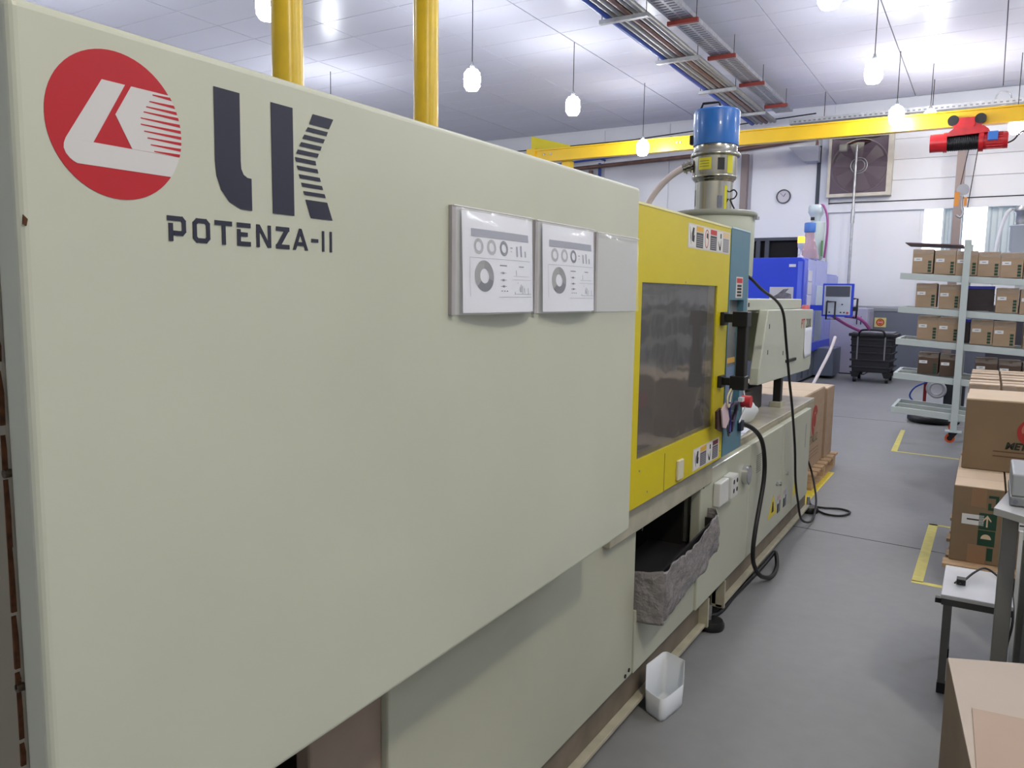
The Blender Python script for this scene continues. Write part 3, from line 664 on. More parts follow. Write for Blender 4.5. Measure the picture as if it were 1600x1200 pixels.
# yellow sliding safety door with window
XF = -1.0
wy0, wy1, wz0, wz1 = 2.49, 3.345, 1.082, 1.692
b = MB().box(XF-.04, XF, 2.2, wy0, .915, 1.945).box(XF-.04, XF, wy1, 3.512, .915, 1.945).box(XF-.04, XF, wy0, wy1, .915, wz0).box(XF-.04, XF, wy0, wy1, wz1, 1.945)
sd = b.build('safety_door', YEL, M0)
MB().box(XF-.036, XF+.002, 2.2, 3.512, 1.945, 1.953).build('door_top_edge', mat('door_edge_highlight', (238, 232, 170), .3), sd)  # pale tint of the door yellow, a painted highlight along the edge
MB().box(XF-.010, XF-.006, wy0, wy1, wz0, wz1).build('door_window', SMOKE, sd)
MB().box(XF-.001, XF+.0006, 2.768, 2.772, .915, 1.06).build('door_seam', mat('seam_dark', (90, 80, 30), .6), sd)
MB().box(XF, XF+.012, 2.90, 2.962, .93, 1.008).build('switch_plate', mat('switch_cream', (214, 210, 186), .4), sd, bevel=.003)
b = MB()
for (y, z) in ((2.52, 1.04), (2.6, .95), (3.49, .95), (2.93, 1.70)): b.cyl((XF, y, z), (XF+.002, y, z), .004, n=8)
b.build('door_screw', GALV, sd)
# handle: two brackets and an upright bar
hd = MB().box(-.925, -.885, 3.405, 3.455, 1.27, 1.578).build('door_handle', BLACK, sd, bevel=.004)
for (z0, z1) in ((1.53, 1.58), (1.255, 1.30)):
    MB().box(XF, XF+.018, 3.40, 3.475, z0-.008, z1).build('handle_bracket', BLACK, sd, bevel=.003)
    MB().box(XF, -.92, 3.415, 3.45, z0+.005, z1-.008).build('handle_arm', BLACK, sd)
    MB().box(-.945, -.88, 3.395, 3.465, z0-.012, z1+.004).build('handle_clamp', BLACK, sd, bevel=.004)
# warning stickers, top row
def sticker(b0, cells, y0, y1, z0, z1, nm, par):
    MB().box(XF, XF+.0008, y0, y1, z0, z1).build(nm, mat('sticker_pale', (212, 208, 200), .45), par)
    n = len(cells); w = (y1-y0-.02)/n
    for k, cl in enumerate(cells):
        a = y0+.01+k*w; c = a+w-.006
        if cl[0] == 'pic':
            MB().box(XF+.0008, XF+.0012, a, c, z0+.006, z1-.006).build('pictogram_field', mat('pict_white', (222, 222, 218), .5), par)
            b = MB(); h_ = z1-z0
            if cl[1] == 'hand':
                b.prism([(a+.01, z1-.014), (a+.022, z0+h_*.5), (a+.028, z0+.014), (a+.018, z0+h_*.4)], 'x', XF+.0012, XF+.0018)
                b.prism([(a+w*.5, z1-.014), (a+w*.68, z1-.016), (a+w*.62, z0+h_*.5), (a+w*.74, z0+h_*.56), (a+w*.68, z0+h_*.25), (a+w*.4, z0+h_*.3), (a+w*.36, z0+h_*.6)], 'x', XF+.0012, XF+.0018)
                b.build('pictogram', INK, par)
            elif cl[1] == 'oval':
                pts = [(a+w*.45+.024*math.cos(t)*w/.085, (z0+z1)/2+h_*.4*math.sin(t)) for t in [2*math.pi*i/20 for i in range(20)]]
                for i in range(20):
                    p, q = pts[i], pts[(i+1) % 20]; cx_, cz_ = a+w*.45, (z0+z1)/2
                    b.prism([p, q, (cx_+(q[0]-cx_)*.82, cz_+(q[1]-cz_)*.88), (cx_+(p[0]-cx_)*.82, cz_+(p[1]-cz_)*.88)], 'x', XF+.0012, XF+.0018)
                b.build('warning_ring', mat('ring_red_brown', (196, 80, 50), .5), par)
                MB().prism([(a+w*.4, z0+h_*.55), (a+w*.62, z0+h_*.5), (a+w*.6, z0+h_*.72), (a+w*.42, z0+h_*.74)], 'x', XF+.0012, XF+.0018).build('pictogram', INK, par)
            else:
                b.prism([(a+w*.5, z1-.014), (a+w*.66, z1-.014), (a+w*.66, z0+h_*.64), (a+w*.5, z0+h_*.64)], 'x', XF+.0012, XF+.0018)
                b.prism([(a+w*.2, z0+h_*.5), (a+w*.5, z0+h_*.22), (a+w*.66, z0+h_*.58), (a+w*.6, z0+h_*.1), (a+w*.4, z0+h_*.12)], 'x', XF+.0012, XF+.0018)
                b.build('pictogram', INK, par)
        else:
            MB().box(XF+.0008, XF+.0012, a, c, z1-.026, z1-.006).build('sticker_header', mat(*cl[1]), par)
            MB().box(XF+.0008, XF+.0012, a, c, z0+.006, z1-.03).build('sticker_text_block', mat(*cl[2]), par)
            b = MB()
            k_ = 0
            while z0+.012+k_*.008 < z1-.036:
                b.box(XF+.0012, XF+.0016, a+.006, c-.008, z0+.012+k_*.008, z0+.0145+k_*.008); k_ += 1
            b.build('sticker_text', mat('text_pale', (170, 172, 176), .5), par, kind='stuff')
HY = ('header_amber', (226, 176, 60), .5); HR = ('header_red', (200, 50, 50), .5); TB = ('textblock_dark', (60, 62, 66), .5); TG = ('textblock_grey', (150, 148, 152), .5)
HF = ('header_faded', (226, 196, 150), .5); HD = ('header_maroon', (110, 50, 62), .5); TS = ('textblock_slate', (88, 88, 104), .5)
sticker(None, [('pic', 'hand'), ('txt', HY, TB), ('pic', 'oval'), ('txt', HR, TB), ('pic', 'tick'), ('txt', HF, TG)], 2.935, 3.497, 1.832, 1.926, 'warning_sticker', sd)
sticker(None, [('pic', 'hand'), ('txt', HY, TS), ('pic', 'tick'), ('txt', HD, TS)], 3.105, 3.468, .925, 1.018, 'warning_sticker', sd)
# teal fixed panel beside the door
b = MB().box(XF-.04, XF, 3.527, 3.842, 1.632, 1.950).box(XF-.04, XF, 3.527, 3.842, .915, 1.10).box(XF-.04, XF, 3.775, 3.842, 1.10, 1.632).box(XF-.04, XF, 3.527, 3.54, 1.10, 1.632)
tp = b.build('teal_panel', TEAL, M0)
MB().box(XF-.06, XF-.03, 3.54, 3.775, 1.09, 1.64).build('grey_guard_window', mat('grey_guard_sheet', (128, 128, 124), .25, var=.3, scale=5), tp)
MB().box(XF-.0295, XF-.028, 3.55, 3.77, 1.335, 1.36).build('orange_band', mat('ochre_band', (206, 160, 70), .5), tp)
MB().box(XF-.0295, XF-.028, 3.55, 3.77, 1.12, 1.32).build('blue_sheet', mat('pale_blue_sheet', (112, 130, 158), .4), tp)
MB().box(XF, XF+.0008, 3.63, 3.742, 1.642, 1.738).build('small_warning_label', mat('sticker_pale', (212, 208, 200), .45), tp)
MB().box(XF+.0008, XF+.0014, 3.64, 3.732, 1.71, 1.732).build('label_header', mat('header_red', (200, 50, 50), .5), tp)
b = MB()
for z in (1.648, 1.663, 1.678, 1.692): b.box(XF+.0008, XF+.0014, 3.65, 3.722, z, z+.010)
b.build('label_text', INK, tp)
MB().box(XF-.04, XF+.002, 3.527, 3.842, 1.950, 1.957).build('panel_top_edge', mat('teal_edge_highlight', (190, 216, 226), .3), tp)  # pale tint of the teal, painted highlight on the top edge
eb = MB().cyl((XF-.01, 3.83, 1.14), (XF+.045, 3.83, 1.14), .03, n=16).build('emergency_button', mat('red_button', (196, 46, 54), .4), tp)
MB().box(XF, XF+.02, 3.76, 3.80, 1.145, 1.165).build('white_clip', WHITEP, tp)
for z0 in (1.0,): MB().box(XF, XF+.018, 3.77, 3.82, z0, z0+.05).build('door_switch', mat('switch_dark_blue', (28, 44, 66), .4), tp)
MB().tube([(XF-.01, 3.85, 1.93), (XF-.005, 3.856, 1.6), (XF-.005, 3.856, 1.25), (XF, 3.855, 1.19), (XF+.02, 3.82, 1.12), (XF+.02, 3.72, 1.05)], .004, n=6).build('white_wire', WHITEP, tp)
MB().box(XF-.06, XF-.0405, 3.842, 3.86, .915, 1.95).build('panel_back_edge', mat('bright_edge', (210, 220, 220), .3), tp)
# dark mechanism inside, carriage and blackened opening
MB().box(-2.2, -1.14, 2.3, 2.38, .91, 1.90).box(-2.2, -1.14, 3.88, 3.92, .91, 1.94).build('platen', DARK, M0)
MB().box(-2.1, -2.05, 2.4, 3.9, .91, 1.9).build('rear_guard', mat('rear_guard_grey', (60, 58, 58), .5), M0)
for z in (1.1, 1.5): MB().cyl((-1.35, 2.4, z), (-1.35, 3.9, z), .035, n=14).cyl((-1.9, 2.4, z), (-1.9, 3.9, z), .035, n=14).build('tie_bar', mat('tie_bar_steel', (150, 150, 150), .25, metal=1), M0)
MB().box(-1.95, -1.3, 2.85, 3.05, .95, 1.65).build('mould_half', mat('mould_steel', (96, 98, 104), .4, metal=.6), M0, bevel=.01)
MB().box(-1.95, -1.3, 3.2, 3.45, .95, 1.65).build('mould_half', mat('mould_steel', (96, 98, 104), .4, metal=.6), M0, bevel=.01)
MB().box(-1.95, -1.30, 4.3, 5.5, .888, 1.05).build('carriage', mat('dark_carriage', (46, 42, 44), .5), M0, bevel=.01)
MB().box(-1.9, -1.42, 4.0, 5.3, 1.05, 1.5).build('dark_opening_block', DARK, M0, bevel=.02)  # near-black block put in so the opening reads as unlit
MB().prism([(4.55, .92), (4.95, .90), (5.05, 1.05), (4.5, 1.05)], 'x', -1.42, -1.26).build('drive_block', mat('dark_olive_block', (60, 58, 50), .5), M0)
MB().box(-1.245, -1.195, 5.58, 5.64, .92, 1.10).build('support_post', BLACK, M0)
MB().box(-1.26, -1.18, 5.54, 5.68, .888, .925).build('post_foot', PAINT_D, M0, bevel=.004)
# barrel cover
bc = MB().prism([(4.925, 1.10), (4.94, 1.20), (5.093, 1.567), (6.582, 1.555), (6.59, 1.12), (6.54, 1.078)], 'x', -1.25, -1.19).build('barrel_cover', PAINT, M0, bevel=.008, seg=3)
MB().box(-1.86, -1.80, 5.1, 6.59, 1.1, 1.56).box(-1.80, -1.25, 6.55, 6.588, 1.12, 1.553).box(-1.80, -1.252, 5.1, 6.55, 1.545, 1.56).build('barrel_hood', PAINT, M0)
MB().box(-1.9, -1.252, 4.80, 6.42, 1.562, 1.634).build('top_duct', PAINT, M0, bevel=.006)
MB().box(-1.253, -1.2505, 4.83, 4.86, 1.585, 1.61).build('duct_mark', INK, M0)
for (y, z) in ((5.13, 1.445), (5.56, 1.25), (5.12, 1.28)): MB().box(-1.19, -1.188, y, y+.012, z, z+.03).build('cover_hole', BLACK, bc)
MB().box(-1.19, -1.172, 5.66, 5.94, 1.192, 1.212).build('cover_latch', BLACK, bc)
tx = text_mb('PT', .098, lambda u, v, d: (-1.19+.001, 6.13+u*1.25, 1.418+v), bold=.0012); tx.build('model_lettering', mat('red_lettering', (190, 50, 44), .5), bc)
tx = text_mb('200', .098, lambda u, v, d: (-1.19+.001, 6.315+u*1.3, 1.418+v), bold=.0012); tx.build('model_lettering', INK, bc)
MB().lathe((-1.225, 6.45, 1.555), [(.03, 0), (.032, .02), (.022, .034)], n=16).build('red_lamp_cap', mat('pale_red_cap', (222, 116, 122), .4), bc)
nt_ = MB().grid(lambda u, v: (-1.188+.012*max(0, .35-v)**1.5*4*(1-u)+.001, 6.27+u*.28, 1.19+v*.225), 8, 8).build('paper_note', SHEETW, bc)
mdf = nt_.modifiers.new('s', 'SOLIDIFY'); mdf.thickness = .0008
# material hopper drum
hp = MB().lathe((-1.694, 5.5, 1.63), [(.10, 0), (.12, .02), (.28, .16), (.282, .52), (.282, .56)], n=40).build('material_hopper', mat('hopper_pale_beige', (202, 208, 190), .35), M0)
MB().lathe((-1.694, 5.5, 2.185), [(.284, 0), (.297, .005), (.297, .03), (.275, .042), (.05, .045)], n=40).build('hopper_lid', mat('hopper_lid_grey', (146, 150, 136), .4), M0)
MB().box(-1.43, -1.385, 5.47, 5.53, 2.17, 2.19).build('lid_clamp', GALV, M0)

# ------------------------------------------------------------------ vacuum loader on the hopper
L0 = thing('vacuum_loader', 'stainless vacuum loader with bright blue cap and pale hose on the machine hopper', 'loader', (-1.70, 5.5, 2.23))
def LA(prof, nm, mm, n=36): return MB().lathe((-1.70, 5.5, 0), prof, n=n).build(nm, mm, L0)
LA([(.128, 2.232), (.128, 2.43)], 'lower_cylinder', STEEL)
LA([(.129, 2.43), (.145, 2.455), (.150, 2.475), (.150, 2.60)], 'upper_cylinder', STEEL)
LA([(.150, 2.475), (.153, 2.47), (.153, 2.46), (.14, 2.445)], 'seam_ring', STEEL)
LA([(.151, 2.60), (.166, 2.603), (.168, 2.615), (.160, 2.63), (.148, 2.64), (.146, 2.675)], 'clamp_flange', STEEL)
LA([(.152, 2.678), (.154, 2.69), (.156, 2.90), (.150, 2.915), (.135, 2.92)], 'blue_cap', BLUE)
MB().tube([(-1.795, 5.42, 2.905), (-1.775, 5.42, 2.957), (-1.665, 5.42, 2.957), (-1.645, 5.42, 2.905)], .009, n=6, res=1).build('carry_handle', BLACK, L0)
MB().box(-1.875, -1.850, 5.46, 5.51, 2.70, 2.76).build('latch_block', BLACK, L0)
def curved_label(a0, a1, r, z0, z1, nm, mm):
    b = MB().grid(lambda u, v: (-1.70+r*math.cos(a0+(a1-a0)*u), 5.5+r*math.sin(a0+(a1-a0)*u), z0+(z1-z0)*v), 10, 1)
    return b.build(nm, mm, L0)
YL = mat('yellow_label', (220, 214, 50), .4)
D2 = math.radians
curved_label(D2(-118), D2(-82), .1513, 2.505, 2.585, 'yellow_label', YL)
curved_label(D2(-40), D2(-22), .1513, 2.48, 2.60, 'yellow_label', YL)
curved_label(D2(-66), D2(-48), .1513, 2.50, 2.58, 'black_mark', INK)
curved_label(D2(-40), D2(-30), .1293, 2.24, 2.40, 'yellow_label', YL)
curved_label(D2(-170), D2(-145), .1293, 2.27, 2.38, 'black_mark', mat('grey_scratched_label', (120, 122, 124), .5, var=.5, scale=60))
curved_label(D2(-62), D2(-46), .1293, 2.25, 2.33, 'black_mark', INKM)
for k in range(3):
    zz = 2.525+k*.018; curved_label(D2(-114), D2(-88), .1517, zz, zz+.003, 'label_text', INK)
hz = MB().cyl((-1.845, 5.46, 2.555), (-1.91, 5.45, 2.535), .032, n=16).cyl((-1.86, 5.455, 2.55), (-1.87, 5.453, 2.547), .045, n=16).cyl((-1.89, 5.455, 2.54), (-1.90, 5.453, 2.537), .042, n=16).build('hose_coupling', STEEL, L0)
MB().tube([(-1.88, 5.455, 2.545), (-1.93, 5.45, 2.53), (-2.0, 5.45, 2.49), (-2.08, 5.45, 2.42), (-2.15, 5.45, 2.33), (-2.21, 5.45, 2.22), (-2.27, 5.45, 2.05), (-2.33, 5.45, 1.6), (-2.36, 5.45, .9)], .023, n=14).build('conveying_hose', CLEARH, L0)
MB().tube([(-1.575, 5.46, 2.36), (-1.545, 5.45, 2.37), (-1.525, 5.45, 2.345), (-1.54, 5.45, 2.315), (-1.572, 5.46, 2.31)], .005, n=6).tube([(-1.57, 5.45, 2.305), (-1.555, 5.44, 2.28), (-1.53, 5.44, 2.232)], .006, n=6).build('sensor_cable', BLACKC, L0)

# ------------------------------------------------------------------ document pockets on the cover
def pocket(y0, y1, z0, z1, printed, label):
    t = thing('document_pocket', label, 'document pocket', (XC*COVER[0], (y0+y1)/2*COVER[0], z0*COVER[0]+COVER[1]), None)
    w, h_ = y1-y0, z1-z0
    def surf(u, v, off=0, dy0=0, dy1=0, dz0=0, dz1=0):
        uu = dy0/w+u*(1-(dy0+dy1)/w); vv = dz0/h_+v*(1-(dz0+dz1)/h_)
        bulge = .006+.016*math.sin(math.pi*min(1, uu*1.0))**.8*(1-vv)**.6 + .012*(1-vv)*uu
        bulge *= (.35+.65*min(1, (1-uu)*8+.25))
        return (XC+.002+bulge+off, y0+uu*w, z0+vv*h_)
    o = MB().box(XC, XC+.002, y0, y1, z0, z1).build('backing_sheet', mat('pocket_back', (200, 204, 202), .4), t)
    if printed:
        o = MB().grid(lambda u, v: surf(u, v, -.0015, .032, .004, .004, .006), 20, 14).build('printed_sheet', SHEETW, t)
        def pr_(y, z, off=.0006): return surf((y-.032)/(w-.036), (z-.004)/(h_-.010), -.0015+off, .032, .004, .004, .006)
        def quad(b, ya, yb, za, zb, off=.0008, nu=1):
            b.grid(lambda u, v: pr_(ya+(yb-ya)*u, za+(zb-za)*v, off), nu, 1, False)
        def rng(b, c, r, ri, a0=0, a1=2*math.pi, n=24, off=.0008):
            vs = []
            for i in range(n+1):
                a = a0+(a1-a0)*i/n
                for q in (ri, r): vs.append(pr_(c[0]+q*math.sin(a), c[1]+q*math.cos(a), off))
            b.add(vs, [(2*i, 2*i+1, 2*i+3, 2*i+2) for i in range(n)])
        b = MB(); quad(b, .062, .305, .168, .185, nu=8); b.build('title_bar', INKG, t)
        b = MB(); rng(b, (.088, .148), .017, .010); rng(b, (.137, .148), .017, .010); b.build('small_ring_chart', mat('ink_light', (176, 180, 186), .6), t)
        b = MB(); rng(b, (.187, .148), .017, .010); b.build('small_ring_chart', INKM, t)
        c = (.105, .084)
        b = MB(); rng(b, c, .034, .016, 0, 1.9); b.build('ring_chart', mat('ink_mid2', (128, 132, 138), .6), t)
        b = MB(); rng(b, c, .034, .016, 1.9, 4.0); b.build('ring_chart', mat('ink_dark2', (92, 98, 112), .6), t)
        b = MB(); rng(b, c, .034, .016, 4.0, 6.28); b.build('ring_chart', mat('ink_light2', (152, 156, 158), .6), t)
        b = MB()
        for (ya, za, zb) in ((.242, .132, .155), (.262, .132, .158), (.282, .132, .146)): quad(b, ya, ya+.007, za, zb)
        b.build('bar_chart', INKG, t)
        b = MB()
        quad(b, .055, .31, .1225, .1232, nu=10); quad(b, .055, .0556, .04, .1225); quad(b, .155, .31, .038, .0387, nu=8)
        quad(b, .215, .31, .078, .0785, nu=6)
        for z in (.092, .076, .062): quad(b, .165, .19, z, z+.0012); quad(b, .173, .182, z-.0016, z+.0028)
        quad(b, .165, .195, .108, .1105)
        for k in range(3): quad(b, .166+k*.011, .172+k*.011, .051, .053)
        for (ya, za, zb) in ((.235, .088, .100), (.25, .05, .062), (.255, .05, .068), (.262, .046, .065), (.272, .048, .06), (.292, .046, .06), (.225, .046, .05), (.24, .07, .072)): quad(b, ya, ya+.0018, za, zb)
        quad(b, .222, .31, .045, .0457, nu=6); quad(b, .222, .30, .086, .0866, nu=6); quad(b, .25, .275, .108, .110); quad(b, .215, .225, .15, .152); quad(b, .215, .222, .142, .143)
        b.build('fine_print', INKM, t)
    o = MB().grid(lambda u, v: surf(u, v, .0015), 24, 16).build('clear_sleeve', FILM, t)
    b = MB().grid(lambda u, v: surf(u*.0+.004, v, .0015+.001*u), 1, 1)
    e = MB().box(XC, XC+.009, y0-.004, y0+.010, z0, z1).build('sleeve_edge', mat('sleeve_edge_grey', (170, 166, 168), .3), t)
    MB().tube([surf(u/12, 1, .002) for u in range(13)], .0016, n=6, res=1).build('sleeve_rim', mat('sleeve_rim_white', (230, 228, 232), .3), t)
    return t
CAM_SCALE[0] = COVER
pocket(1.345, 1.685, 1.602, 1.829, True, 'leftmost clear document pocket with a printed chart sheet on the beige cover')
pocket(1.695, 2.033, 1.600, 1.828, True, 'middle clear document pocket with a printed chart sheet, between two others')
pocket(2.043, 2.358, 1.599, 1.824, False, 'empty translucent document pocket at the right end of the beige cover')

CAM_SCALE[0] = None
# ------------------------------------------------------------------ things on and at the machine
t = thing('scrap_tray', 'cardboard tray lined with crinkled grey plastic under the yellow door', 'tray', (-1.15, 3.1, .44))
def bagpath(u):
    P = [(-1.30, 2.70), (-1.12, 2.70), (-.972, 2.725), (-.970, 2.76), (-.978, 3.0), (-.985, 3.25), (-.99, 3.49), (-1.02, 3.525), (-1.30, 3.53)]
    s_ = u*(len(P)-1); i = min(int(s_), len(P)-2); f = s_-i
    return P[i][0]*(1-f)+P[i+1][0]*f, P[i][1]*(1-f)+P[i+1][1]*f
rb_ = random.Random(11); NZ = [[rb_.uniform(-1, 1) for _ in range(60)] for _ in range(20)]
def bagsurf(u, v):
    x, y = bagpath(u); yy = (y-2.7)/.82
    zb_, zt_ = .405+.075*yy, .600+.05*yy+.012*math.sin(yy*7+1)+.008*math.sin(u*31)+NZ[15][int(u*58.99)]*.005
    i, j = int(u*58.99), int(v*9.99); k = NZ[j][i]*.008+.005*math.sin(u*33+v*5)
    nx = 1 if 2.735 < y < 3.5 else .3
    return (x+k*nx+.006*math.sin(v*3.1), y-(.006*abs(NZ[j][(i*3) % 60]) if y < 2.75 else 0), zb_+(zt_-zb_)*v)
o = MB().grid(bagsurf, 58, 10).build('plastic_liner', BAGM, t)
sm = o.modifiers.new('sub', 'SUBSURF'); sm.levels = 1; sm.render_levels = 1
mdf = o.modifiers.new('s', 'SOLIDIFY'); mdf.thickness = .002; mdf.offset = -1
b = MB().box(-1.30, -.995, 2.735, 2.745, .42, .585).box(-1.30, -1.005, 3.49, 3.50, .49, .63)
b.prism([(2.745, .43), (3.49, .50), (3.49, .635), (2.745, .585)], 'x', -1.012, -1.004)
b.prism([(2.745, .43), (3.49, .50), (3.49, .51), (2.745, .44)], 'x', -1.30, -1.012)
b.build('cardboard_body', mat('black_lined_card', (20, 19, 20), .7), t)
# cut-open translucent container on the floor
t = thing('cut_container', 'white translucent plastic container cut open, standing on the floor by the rail', 'container', (-1.03, 2.90, 0))
cc0 = Vector((-1.004, 2.872)); CN = [Vector((-.968, 2.755)), Vector((-.940, 2.94)), Vector((-1.045, 2.985)), Vector((-1.064, 2.81))]
def sqpt(u, f):
    u = (u % 1)*4; i = int(u); fr = u-i
    p = CN[i].lerp(CN[(i+1) % 4], fr); 
    # round the corners
    d = (p-cc0); q = min(fr, 1-fr); k = 1-.10*(1-min(1, q/.15))**2
    return cc0+d*k*f
def rim(u):
    u = u % 1
    far = 1 if .24 < u < .76 else 0
    return .182 if far else .092
N = 48
vs = []; 
for (f, fz) in ((.92, 0), (.95, .02), (1.0, 1)):
    for i in range(N):
        p = sqpt(i/N, f); vs.append((p.x, p.y, .004+fz*rim(i/N) if fz == 1 else .004+fz*.6))
fs = [(j*N+i, j*N+(i+1) % N, (j+1)*N+(i+1) % N, (j+1)*N+i) for j in range(2) for i in range(N)] + [tuple(range(N))[::-1]]
o = MB().add(vs, fs, True).build('body', WPLAST, t); mdf = o.modifiers.new('s', 'SOLIDIFY'); mdf.thickness = .003; mdf.offset = 1
# cables
tag(MB().tube([(-1.06, 3.86, 1.02), (-1.045, 4.02, 1.0), (-1.03, 4.22, .94), (-1.02, 4.36, .86), (-1.02, 4.45, .74), (-1.02, 4.46, .62), (-1.02, 4.40, .50), (-1.02, 4.33, .38), (-1.02, 4.29, .26), (-1.02, 4.33, .16), (-1.0, 4.42, .07), (-.98, 4.6, .015), (-.99, 4.78, .02), (-1.02, 4.86, .08), (-1.045, 4.80, .05), (-1.07, 4.6, .016), (-1.085, 4.2, .0125), (-1.088, 3.9, .0125), (-1.16, 3.8, .0125)], .0125, n=10).build('power_cable', BLACKC), 'thick black power cable hanging from the teal panel to the floor', 'cable')
tag(MB().tube([(-1.10, 3.9, 1.77), (-1.03, 3.96, 1.745), (-1.02, 4.19, 1.687), (-1.02, 4.535, 1.627), (-1.02, 4.729, 1.552), (-1.02, 4.834, 1.399), (-1.02, 4.983, 1.156), (-1.02, 5.131, .939), (-1.02, 5.279, .667), (-1.02, 5.36, .437), (-1.02, 5.491, .254), (-1.02, 5.66, .09), (-1.0, 5.95, .02), (-1.03, 6.25, .10), (-1.10, 6.4, .28), (-1.13, 6.3, .42)], .008, n=8).build('black_cable', BLACKC), 'thin black cable sagging in front of the barrel cover down to the floor', 'cable')
tag(MB().tube([(-1.13, 6.5, .05), (-1.09, 6.42, .012), (-1.0, 6.40, .01), (-.88, 6.44, .01), (-.80, 6.38, .01), (-.84, 6.24, .01), (-.95, 6.22, .01), (-1.05, 6.34, .012), (-1.12, 6.45, .03)], .008, n=8).build('black_cable', BLACKC), 'looped end of black cable lying on the grey floor by the machine foot', 'cable')
# tags hanging on the handle
t = thing('lanyard_tags', 'bundle of lanyards with a pale tag hanging on the door handle', 'lanyard', (-.95, 3.40, 1.06))
MB().tube([(-.93, 3.42, 1.275), (-.935, 3.40, 1.22), (-.935, 3.37, 1.17), (-.94, 3.36, 1.215), (-.932, 3.43, 1.27)], .004, n=6).build('cream_loop', mat('cream_cord', (220, 212, 180), .6), t)
MB().tube([(-.935, 3.38, 1.19), (-.94, 3.41, 1.14), (-.945, 3.44, 1.08), (-.94, 3.42, 1.05)], .005, n=6).build('blue_cord', mat('blue_cord', (50, 50, 130), .6), t)
MB().prism([(3.30, 1.165), (3.36, 1.19), (3.425, 1.11), (3.375, 1.075), (3.33, 1.085)], 'x', -.950, -.944).build('pale_tag', mat('pinkish_tag', (212, 190, 196), .4), t)
MB().prism([(3.27, 1.16), (3.33, 1.17), (3.36, 1.06), (3.28, 1.085)], 'x', -.965, -.955).build('dark_tag', mat('dark_brown_tag', (56, 34, 36), .5), t)
MB().tube([(-.94, 3.40, 1.16), (-.93, 3.47, 1.18), (-.95, 3.53, 1.12), (-.95, 3.48, 1.05), (-.94, 3.45, 1.10)], .009, n=6).build('dark_cord', mat('mauve_cord', (58, 48, 76), .5), t)
MB().prism([(3.45, 1.09), (3.53, 1.13), (3.56, 1.05), (3.49, 1.02)], 'x', -.968, -.960).build('steel_tag', mat('steel_grey_tag', (120, 122, 130), .3, metal=.6), t)
# on the bed
t = thing('white_jug', 'white translucent plastic jug lying on its side on the machine bed', 'jug', (-1.22, 4.75, .89))
MB().tube([(-1.24, 4.35, .965), (-1.235, 4.5, .97), (-1.225, 4.68, .965), (-1.22, 4.80, .955), (-1.21, 4.86, .95)], lambda q: .075*(1-.55*max(0, q-.62)/.38) if q > .62 else .075, n=18).build('body', mat('white_jug_plastic', (214, 220, 220), .35), t)
t0 = MB().tube([(-1.205, 4.84, .95), (-1.20, 4.90, .948)], .028, n=12, res=1).build('cap', mat('white_jug_plastic', (214, 220, 220), .35), t)
for k, (y, dx) in enumerate(((4.20, 0), (4.26, .01), (4.33, -.01), (4.40, .005))):
    tag(MB().prism([(-1.20+dx, y-.1), (-1.11+dx, y-.07), (-1.12+dx, y+.12), (-1.21+dx, y+.08)], 'z', .889+k*.0025, .891+k*.0025).build('paper_sheet', SHEETW), 'loose white paper sheet in the small pile on the machine bed', 'paper', 'paper pile on the bed')
# ------------------------------------------------------------------ blue moulding machine at the back
B0 = thing('blue_moulding_machine', 'royal blue injection moulding machine near the back wall with open control panel', 'machine', (-4.2, 16.8, 0))
b = MB().prism([(-5.6, .64), (-2.95, .64), (-2.95, 2.33), (-3.02, 2.374), (-5.6, 2.374)], 'y', 15.2, 15.5)
b.build('end_cover', BLUEM, B0, bevel=.02, seg=3)
MB().box(-5.6, -2.97, 15.5, 19.0, .6, 2.14).build('body', BLUEM, B0, bevel=.01)
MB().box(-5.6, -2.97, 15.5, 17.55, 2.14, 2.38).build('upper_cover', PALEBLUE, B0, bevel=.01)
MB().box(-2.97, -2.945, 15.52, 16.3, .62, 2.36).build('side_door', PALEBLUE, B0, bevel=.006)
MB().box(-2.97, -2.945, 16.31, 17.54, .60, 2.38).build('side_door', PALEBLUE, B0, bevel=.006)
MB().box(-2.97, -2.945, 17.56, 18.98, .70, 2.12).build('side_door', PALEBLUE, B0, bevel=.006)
MB().box(-2.945, -2.938, 16.45, 17.2, 1.475, 1.88).build('side_window', mat('pale_window_plastic', (190, 206, 220), .3), B0)
MB().box(-2.945, -2.938, 16.45, 17.2, .78, 1.45).build('side_window', mat('grey_window_plastic', (126, 142, 158), .3), B0)
MB().box(-2.96, -2.94, 15.52, 18.9, .58, .76).build('lower_skirt', BLUEM, B0, bevel=.004)
for (z0, z1) in ((1.46, 1.68), (1.70, 1.93), (1.95, 2.15)):
    MB().box(-2.945, -2.938, 15.56, 15.93, z0, z1).build('taped_sheet', mat('side_sheet', (216, 214, 228), .5), B0, bevel=.003)
ph = MB().box(-3.55, -3.12, 15.194, 15.2, 1.60, 1.83).build('photo_sheet', mat('photo_sheet_pale', (196, 196, 204), .4), B0)
MB().prism([(-3.50, 1.64), (-3.40, 1.70), (-3.30, 1.79), (-3.20, 1.80), (-3.26, 1.73), (-3.16, 1.70), (-3.15, 1.62), (-3.48, 1.61)], 'y', 15.190, 15.194).build('machine_picture', mat('picture_grey', (112, 110, 120), .5, var=.4, scale=12), ph)
MB().box(-3.22, -3.10, 15.194, 15.2, 2.2, 2.25).build('name_plate', mat('pale_plate', (214, 214, 220), .4), B0)
MB().box(-3.06, -2.98, 15.19, 15.2, .7, 2.3).build('corner_highlight', mat('blue_corner_highlight', (96, 116, 232), .3), B0)  # lighter blue strip painted as the highlight on the corner
MB().box(-5.5, -3.0, 15.3, 19.2, .05, .6).build('grey_base', mat('slate_base_paint', (92, 98, 112), .5), B0, bevel=.01)
